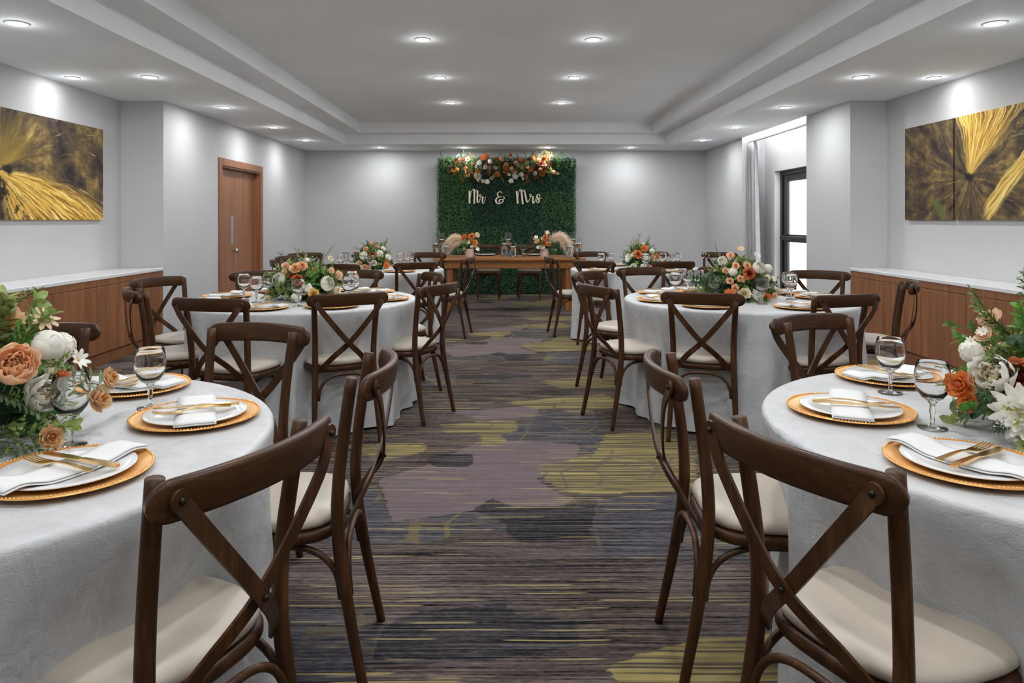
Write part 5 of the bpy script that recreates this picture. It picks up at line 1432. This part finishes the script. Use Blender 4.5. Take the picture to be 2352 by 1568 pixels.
def lettering():
    S = 0.0003215; Y0 = 12.495
    def ribbon(m, pts, ws, ox):
        n = len(pts)
        P3 = catmull([(ox + p[0] * S, 0, 1.912 - p[1] * S) for p in pts], 7)
        W = []
        for i in range(len(P3)):
            f = i / 7; a = int(min(f, n - 2)); W.append(lerp(ws[a], ws[a + 1], f - a) * S)
        wd = []
        for i in range(len(P3)):
            t_ = (P3[min(i + 1, len(P3) - 1)] - P3[max(i - 1, 0)]).normalized(); wd.append(tuple(t_.cross(Vector((0, 1, 0)))))
        m.band([p + Vector((0, Y0, 0)) for p in P3], W, wd, 0.010)
    OX1, OX2 = -0.688, 0.068
    K = lambda w, n: [w] * n
    M1 = [([(300, 290), (300, 640), (305, 980)], K(95, 3)), ([(340, 640), (385, 400), (440, 270), (510, 200), (550, 195)], K(34, 5)), ([(558, 200), (565, 600), (560, 1000)], K(90, 3)), ([(600, 420), (640, 310), (690, 260), (730, 285)], K(34, 4)), ([(735, 280), (735, 480), (722, 700), (735, 880), (770, 945)], [88, 90, 90, 80, 45])]
    R1 = [([(770, 945), (830, 900), (870, 760), (905, 620), (930, 540), (875, 495), (825, 540), (850, 600), (930, 615), (1000, 622)], K(36, 10)), ([(1035, 600), (1010, 760), (1005, 900), (1035, 985)], [80, 85, 75, 45]), ([(1035, 985), (1100, 920), (1140, 780), (1185, 620)], [40, 36, 34, 22])]
    AMP = [([(2065, 460), (2050, 390), (1980, 340), (1890, 370), (1825, 440), (1830, 540), (1900, 610), (2040, 625)], [22, 32, 36, 46, 70, 62, 52, 46]),
           ([(1900, 630), (1790, 690), (1735, 810), (1770, 930), (1880, 990), (2010, 970), (2110, 890), (2140, 810), (2080, 770), (1990, 770), (1920, 810), (1920, 880), (1980, 905)], [40, 70, 95, 85, 52, 46, 56, 60, 42, 50, 70, 60, 24]),
           ([(2080, 770), (2160, 740), (2200, 670), (2160, 620), (2090, 620)], [36, 42, 46, 38, 26])]
    M2 = [([(515, 310), (545, 640), (575, 990)], K(95, 3)), ([(590, 640), (620, 430), (660, 270), (700, 210), (740, 230)], K(34, 5)), ([(760, 230), (810, 640), (850, 1020)], K(88, 3)), ([(830, 330), (890, 250), (930, 275)], K(36, 3)), ([(930, 265), (985, 480), (1030, 720), (1060, 860), (1100, 920)], [60, 88, 90, 80, 42])]
    R2 = [([(1100, 920), (1180, 840), (1240, 700), (1290, 580), (1310, 510), (1265, 480), (1215, 540), (1250, 590), (1340, 600), (1420, 602)], K(36, 10)), ([(1420, 590), (1400, 800), (1400, 920), (1420, 985)], [88, 90, 80, 42]), ([(1420, 985), (1490, 920), (1550, 760), (1600, 640)], K(34, 4))]
    S2 = [([(1745, 640), (1780, 580), (1750, 500), (1680, 490), (1620, 540), (1630, 640), (1700, 710), (1740, 800), (1720, 910), (1650, 940), (1600, 880), (1620, 790), (1700, 730), (1790, 710), (1875, 675)], [22, 36, 36, 42, 70, 88, 90, 85, 60, 42, 40, 40, 40, 36, 28])]
    def word(name, label, letters, ox):
        e = empty(name, (0, 0, 0)); setp(e, label, 'sign', 'cut-out lettering on the hedge')
        for (ln, strokes) in letters:
            m = MB()
            for p, w in strokes: ribbon(m, p, w, ox)
            m.build(ln, M['letter_wood'], e)
    word('cutout_word', 'pale wooden script word Mr fixed on the hedge wall', [('letter', M1), ('letter', R1)], OX1)
    word('cutout_ampersand', 'pale wooden script ampersand fixed on the hedge wall', [('letter', AMP)], OX1)
    word('cutout_word', 'pale wooden script word Mrs fixed on the hedge wall', [('letter', M2), ('letter', R2), ('letter', S2)], OX2)
lettering()

# ------------------------------------------------------------------ head table
HTY0, HTY1, HTX0, HTX1 = 10.12, 11.12, -0.995, 1.165
def head_table():
    cx, cy = (HTX0 + HTX1) / 2, (HTY0 + HTY1) / 2
    e = empty('farmhouse_table', (cx, cy, 0)); setp(e, 'long rustic brown farmhouse head table in front of the hedge wall', 'table')
    off = (-cx, -cy, 0)
    n = 5; w = (HTY1 - HTY0) / n
    for k in range(n):
        m = MB(); m.bbox((HTX0 + 0.001 * k, HTY0 + k * w + 0.001, 0.728), (HTX1, HTY0 + (k + 1) * w - 0.001, 0.762), 0.003); m.build('plank', M['farm_wood'], e, off)
    ax0, ax1, ay0, ay1 = HTX0 + 0.155, HTX1 - 0.155, HTY0 + 0.06, HTY1 - 0.06
    for y in (ay0, ay1 - 0.025):
        m = MB(); m.bbox((ax0, y, 0.615), (ax1, y + 0.025, 0.727), 0.003); a = m.build('apron', M['farm_wood'], e, off)
        if y == ay0:
            for xb in (ax0 + 0.075, ax1 - 0.065):
                b = MB(); b.lathe([(0.011, 0), (0.011, 0.004), (0.007, 0.008), (0, 0.009)], 12); b.build('bolt_head', M['steel'], a, (xb, y - 0.001, 0.672), (PI / 2, 0, 0))
    for x in (ax0, ax1 - 0.025):
        m = MB(); m.bbox((x, ay0 + 0.026, 0.615), (x + 0.025, ay1 - 0.026, 0.727), 0.003); m.build('apron', M['farm_wood'], e, off)
    for x in (ax0 + 0.028, ax1 - 0.028 - 0.088):
        for y in (ay0 + 0.028, ay1 - 0.028 - 0.088):
            m = MB(); m.bbox((x, y, 0), (x + 0.088, y + 0.088, 0.727), 0.004); m.build('leg', M['farm_wood_leg'], e, off)
    for s, x in ((1, ax0 + 0.12), (-1, ax1 - 0.12)):
        m = MB(); m.tube([(x, cy, 0.36), (x + s * 0.42, cy, 0.70)], 0.012, 8); m.build('brace_bar', M['dark_metal'], e, off)
head_table()
HZ = 0.7625
chair((-0.245, 12.13), (0.0, -1), 'dark wood cross-back chair with taupe pad behind the head table, wooden-door side', 'head table chairs', 'seat_cushion_taupe')
chair((0.435, 12.13), (0.0, -1), 'dark wood cross-back chair with taupe pad behind the head table, glass-door side', 'head table chairs', 'seat_cushion_taupe')
rng = random.Random(9)
def head_setting(x, side):
    y = 10.92
    m = MB(); m.lathe([(0, 0.001), (0.11, 0.001), (0.158, 0.010), (0.162, 0.012), (0.158, 0.014), (0.11, 0.005), (0, 0.005)], 48)
    setp(m.build('charger_plate', M['brown_charger'], None, (x, y, HZ), None, True), f'dark brown charger on the head table, {side}', 'charger', 'head table chargers')
    setp(link('dinner_plate', ST['plate'], None, (x, y, HZ + 0.006)), f'white dinner plate on brown charger, head table, {side}', 'plate', 'head table plates')
    setp(link('folded_napkin', ST['napkin'], None, (x, y, HZ + 0.0068)), f'folded white napkin on head table plate, {side}', 'napkin', 'head table napkins')
    for nm, dx in (('fork', -0.02), ('knife', 0.02)):
        e = empty('dinner_' + nm, (x + dx, y, HZ + 0.0275), rng.uniform(-0.1, 0.1) + PI); setp(e, f'gold {nm} on the head table napkin, {side}', nm, f'head table {nm}s')
        for me, pn in zip(ST[nm], ('handle', 'tines') if nm == 'fork' else ('handle', 'blade')): link(pn, me, e)
head_setting(-0.28, 'wooden-door side'); head_setting(0.45, 'glass-door side')
goblet(0.295, 10.62, HZ, 'clear stemmed goblet standing alone on the head table', None)

def cylinder_vase(x, y, h, label, group):
    e = empty('cylinder_vase', (x, y, HZ)); setp(e, label, 'vase', group)
    r = 0.045
    m = MB(); m.lathe([(r, 0.0), (r, h)], 36); m.build('glass_wall', M['thin_glass'], e, (0, 0, 0), None, True)
    m = MB(); m.lathe([(r - 0.0015, h - 0.001), (r + 0.0015, h - 0.001), (r + 0.0015, h + 0.002), (r - 0.0015, h + 0.002), (r - 0.0015, h - 0.001)], 36); m.build('rim', M['solid_glass'], e, (0, 0, 0), None, True)
    m = MB(); m.lathe([(0, 0.0005), (r - 0.001, 0.0005), (r - 0.001, 0.014), (0, 0.014)], 36); m.build('glass_base', M['solid_glass'], e)
    hw = h * 0.68
    m = MB(); m.lathe([(0, 0.0155), (r - 0.0015, 0.0155), (r - 0.0015, hw), (0, hw)], 36); m.build('water', M['water'], e, (0, 0, 0), None, True)
    m = MB(); m.lathe([(0, 0.001), (0.016, 0.001), (0.028, 0.010), (0.030, 0.016), (0.026, 0.018), (0.008, 0.020), (0, 0.020)], 24)
    c = m.build('floating_candle', M['candle'], None, (x, y, HZ + hw), None, True)
    setp(c, label.replace('clear glass cylinder vase', 'white candle floating in the cylinder vase').replace('clear', ''), 'candle', 'floating candles ' + group)
    w = MB(); w.tube([(0, 0, 0.019), (0.001, 0, 0.028)], 0.0011, 6); w.build('wick', M['dark_metal'], c)
for (gx, gname, pos) in (
    (-0.90, 'at the wooden-door end of the head table', [(-0.085, 0.05, 0.27, 'medium'), (-0.005, 0.19, 0.355, 'tallest'), (0.075, 0.0, 0.21, 'shortest')]),
    (0.06, 'in the middle of the head table', [(-0.045, 0.07, 0.27, 'medium'), (0.015, 0.19, 0.36, 'tallest'), (0.085, 0.0, 0.21, 'shortest')]),
    (1.02, 'at the glass-door end of the head table', [(-0.07, 0.02, 0.215, 'shortest'), (0.01, 0.20, 0.36, 'tallest'), (0.085, 0.13, 0.275, 'medium')])):
    for (dx, dy, h, w) in pos:
        cylinder_vase(gx + dx, 10.34 + dy, h, f'{w} clear glass cylinder vase {gname}', gname)

def plume(parent, base, ctrl, n, fluff, rng):
    """one arching pampas plume: stalk plus drooping hair-like strands, one mesh"""
    pts = catmull([base] + ctrl, 10); m = MB()
    m.tube([pts[i] for i in range(0, len(pts), 3)] + [pts[-1]], 0.003, 5)
    K = len(pts)
    for k in range(n):
        f = rng.uniform(0.25, 1.0); i = min(int(f * (K - 1)), K - 2); b = pts[i]; t_ = (pts[i + 1] - pts[i]).normalized()
        d = (t_ * 1.0 + Vector((rng.uniform(-1, 1), rng.uniform(-1, 1), rng.uniform(-1, 0.9))) * 0.62).normalized()
        L = fluff * rng.uniform(0.5, 1.0) * (1.15 - 0.4 * abs(f - 0.6))
        s = d.orthogonal().normalized() * 0.0017
        mid = b + d * L * 0.55; tip = b + d * L + Vector((0, 0, -0.22 * L))
        m.add([b - s, b + s, mid + s, mid - s, tip], [(0, 1, 2, 3), (3, 2, 4)])
    m.build('pampas_plume', M['pampas'], parent, (0, 0, 0), None, False)

def pampas_arrangement(x, side, label, seed):
    rng = random.Random(seed); s = side
    e = empty('pampas_arrangement', (x, 10.42, HZ)); setp(e, label, 'flower arrangement', 'head table arrangements')
    m = MB(); m.lathe([(0, 0.0005), (0.062, 0.0005), (0.066, 0.006), (0.066, 0.122), (0.064, 0.126), (0.058, 0.124), (0.058, 0.10), (0, 0.10)], 32); m.build('vase', M['blush'], e, (0, 0, 0), None, True)
    B = Vector((0, 0.01, 0.11))
    if s < 0:
        plume(e, B, [(-0.10, 0, 0.25), (-0.22, 0, 0.27), (-0.33, -0.01, 0.18)], 420, 0.15, rng)
        plume(e, B, [(-0.08, 0.03, 0.23), (-0.2, 0.03, 0.30), (-0.30, 0.02, 0.24)], 380, 0.14, rng)
        plume(e, B, [(-0.10, 0, 0.20), (-0.22, 0, 0.18), (-0.34, 0, 0.05)], 380, 0.13, rng)
        fl = [('rose_coral', 0.035, -0.05, 0.305, 0.05), ('rose_orange', -0.075, -0.04, 0.30, 0.042), ('rose_cream', 0.115, -0.02, 0.325, 0.038), ('dahlia_orange', 0.085, -0.06, 0.22, 0.045), ('rose_peach', 0.075, -0.06, 0.18, 0.036), ('hyd_cream', -0.01, -0.07, 0.21, 0.032), ('rose_yellow', 0.02, -0.07, 0.235, 0.022), ('daisy_white', 0.035, -0.075, 0.155, 0.028), ('orchid_white', 0.125, -0.05, 0.12, 0.034), ('orchid_white', -0.075, -0.06, 0.125, 0.028), ('pom_green', -0.03, -0.075, 0.17, 0.026)]
    else:
        plume(e, B, [(0.10, 0, 0.28), (0.24, 0, 0.31), (0.36, -0.01, 0.17)], 420, 0.16, rng)
        plume(e, B, [(0.08, 0.03, 0.26), (0.22, 0.03, 0.33), (0.34, 0.02, 0.24)], 400, 0.15, rng)
        plume(e, B, [(0.09, 0, 0.22), (0.20, 0, 0.26), (0.30, 0, 0.12)], 350, 0.14, rng)
        fl = [('rose_coral', 0.0, -0.05, 0.285, 0.046), ('orchid_white', -0.13, -0.03, 0.29, 0.036), ('daisy_pale', 0.035, -0.02, 0.36, 0.04), ('rose_cream', -0.03, -0.05, 0.275, 0.03), ('rose_amber', -0.02, -0.07, 0.21, 0.04), ('dahlia_orange', 0.05, -0.07, 0.20, 0.044), ('rose_pale', -0.115, -0.05, 0.235, 0.036), ('ran_white', -0.035, -0.075, 0.15, 0.042), ('orchid_white', -0.095, -0.06, 0.15, 0.034), ('rose_yellow', -0.15, -0.03, 0.27, 0.024), ('pom_green', -0.075, -0.05, 0.27, 0.022)]
        for k in range(5):
            d = Vector((-0.20 - 0.02 * k, -0.02, 0.13 - 0.055 * k)); put_sprig(e, 'fern_brown', Vector((-0.03, 0, 0.14)), d, d.length * 1.15, rng)
    for (kind, fx, fy, fz, r) in fl:
        put_flower(e, kind, (fx, fy, fz), r, (fx * 3, -0.6, 0.35), rng)
    for k in range(34):
        a = rng.uniform(0, 2 * PI); z = rng.uniform(-0.1, 1)
        d = Vector((math.cos(a) * 0.12, math.sin(a) * 0.09, 0.12 * z + 0.04))
        put_sprig(e, rng.choice(['lacy_olive', 'lacy_green', 'euc_sage', 'box_olive', 'euc_dark']), Vector((0, 0, 0.12)), d, rng.uniform(0.11, 0.19), rng)
    for k in range(5):
        d = Vector((-s * 0.05 * -1 * (1.2 + k * 0.4), -0.03, -0.02 - 0.012 * k)) if s > 0 else Vector((-0.06 - 0.02 * k, -0.03, -0.02))
        put_sprig(e, 'euc_sage', Vector((s * 0.02, -0.04, 0.13)), d, 0.17, rng)
    return e
pampas_arrangement(-0.495, -1, 'blush vase of pampas grass and orange roses, wooden-door end of head table', 31)
pampas_arrangement(0.605, 1, 'blush vase of pampas grass and orange roses, glass-door end of head table', 32)
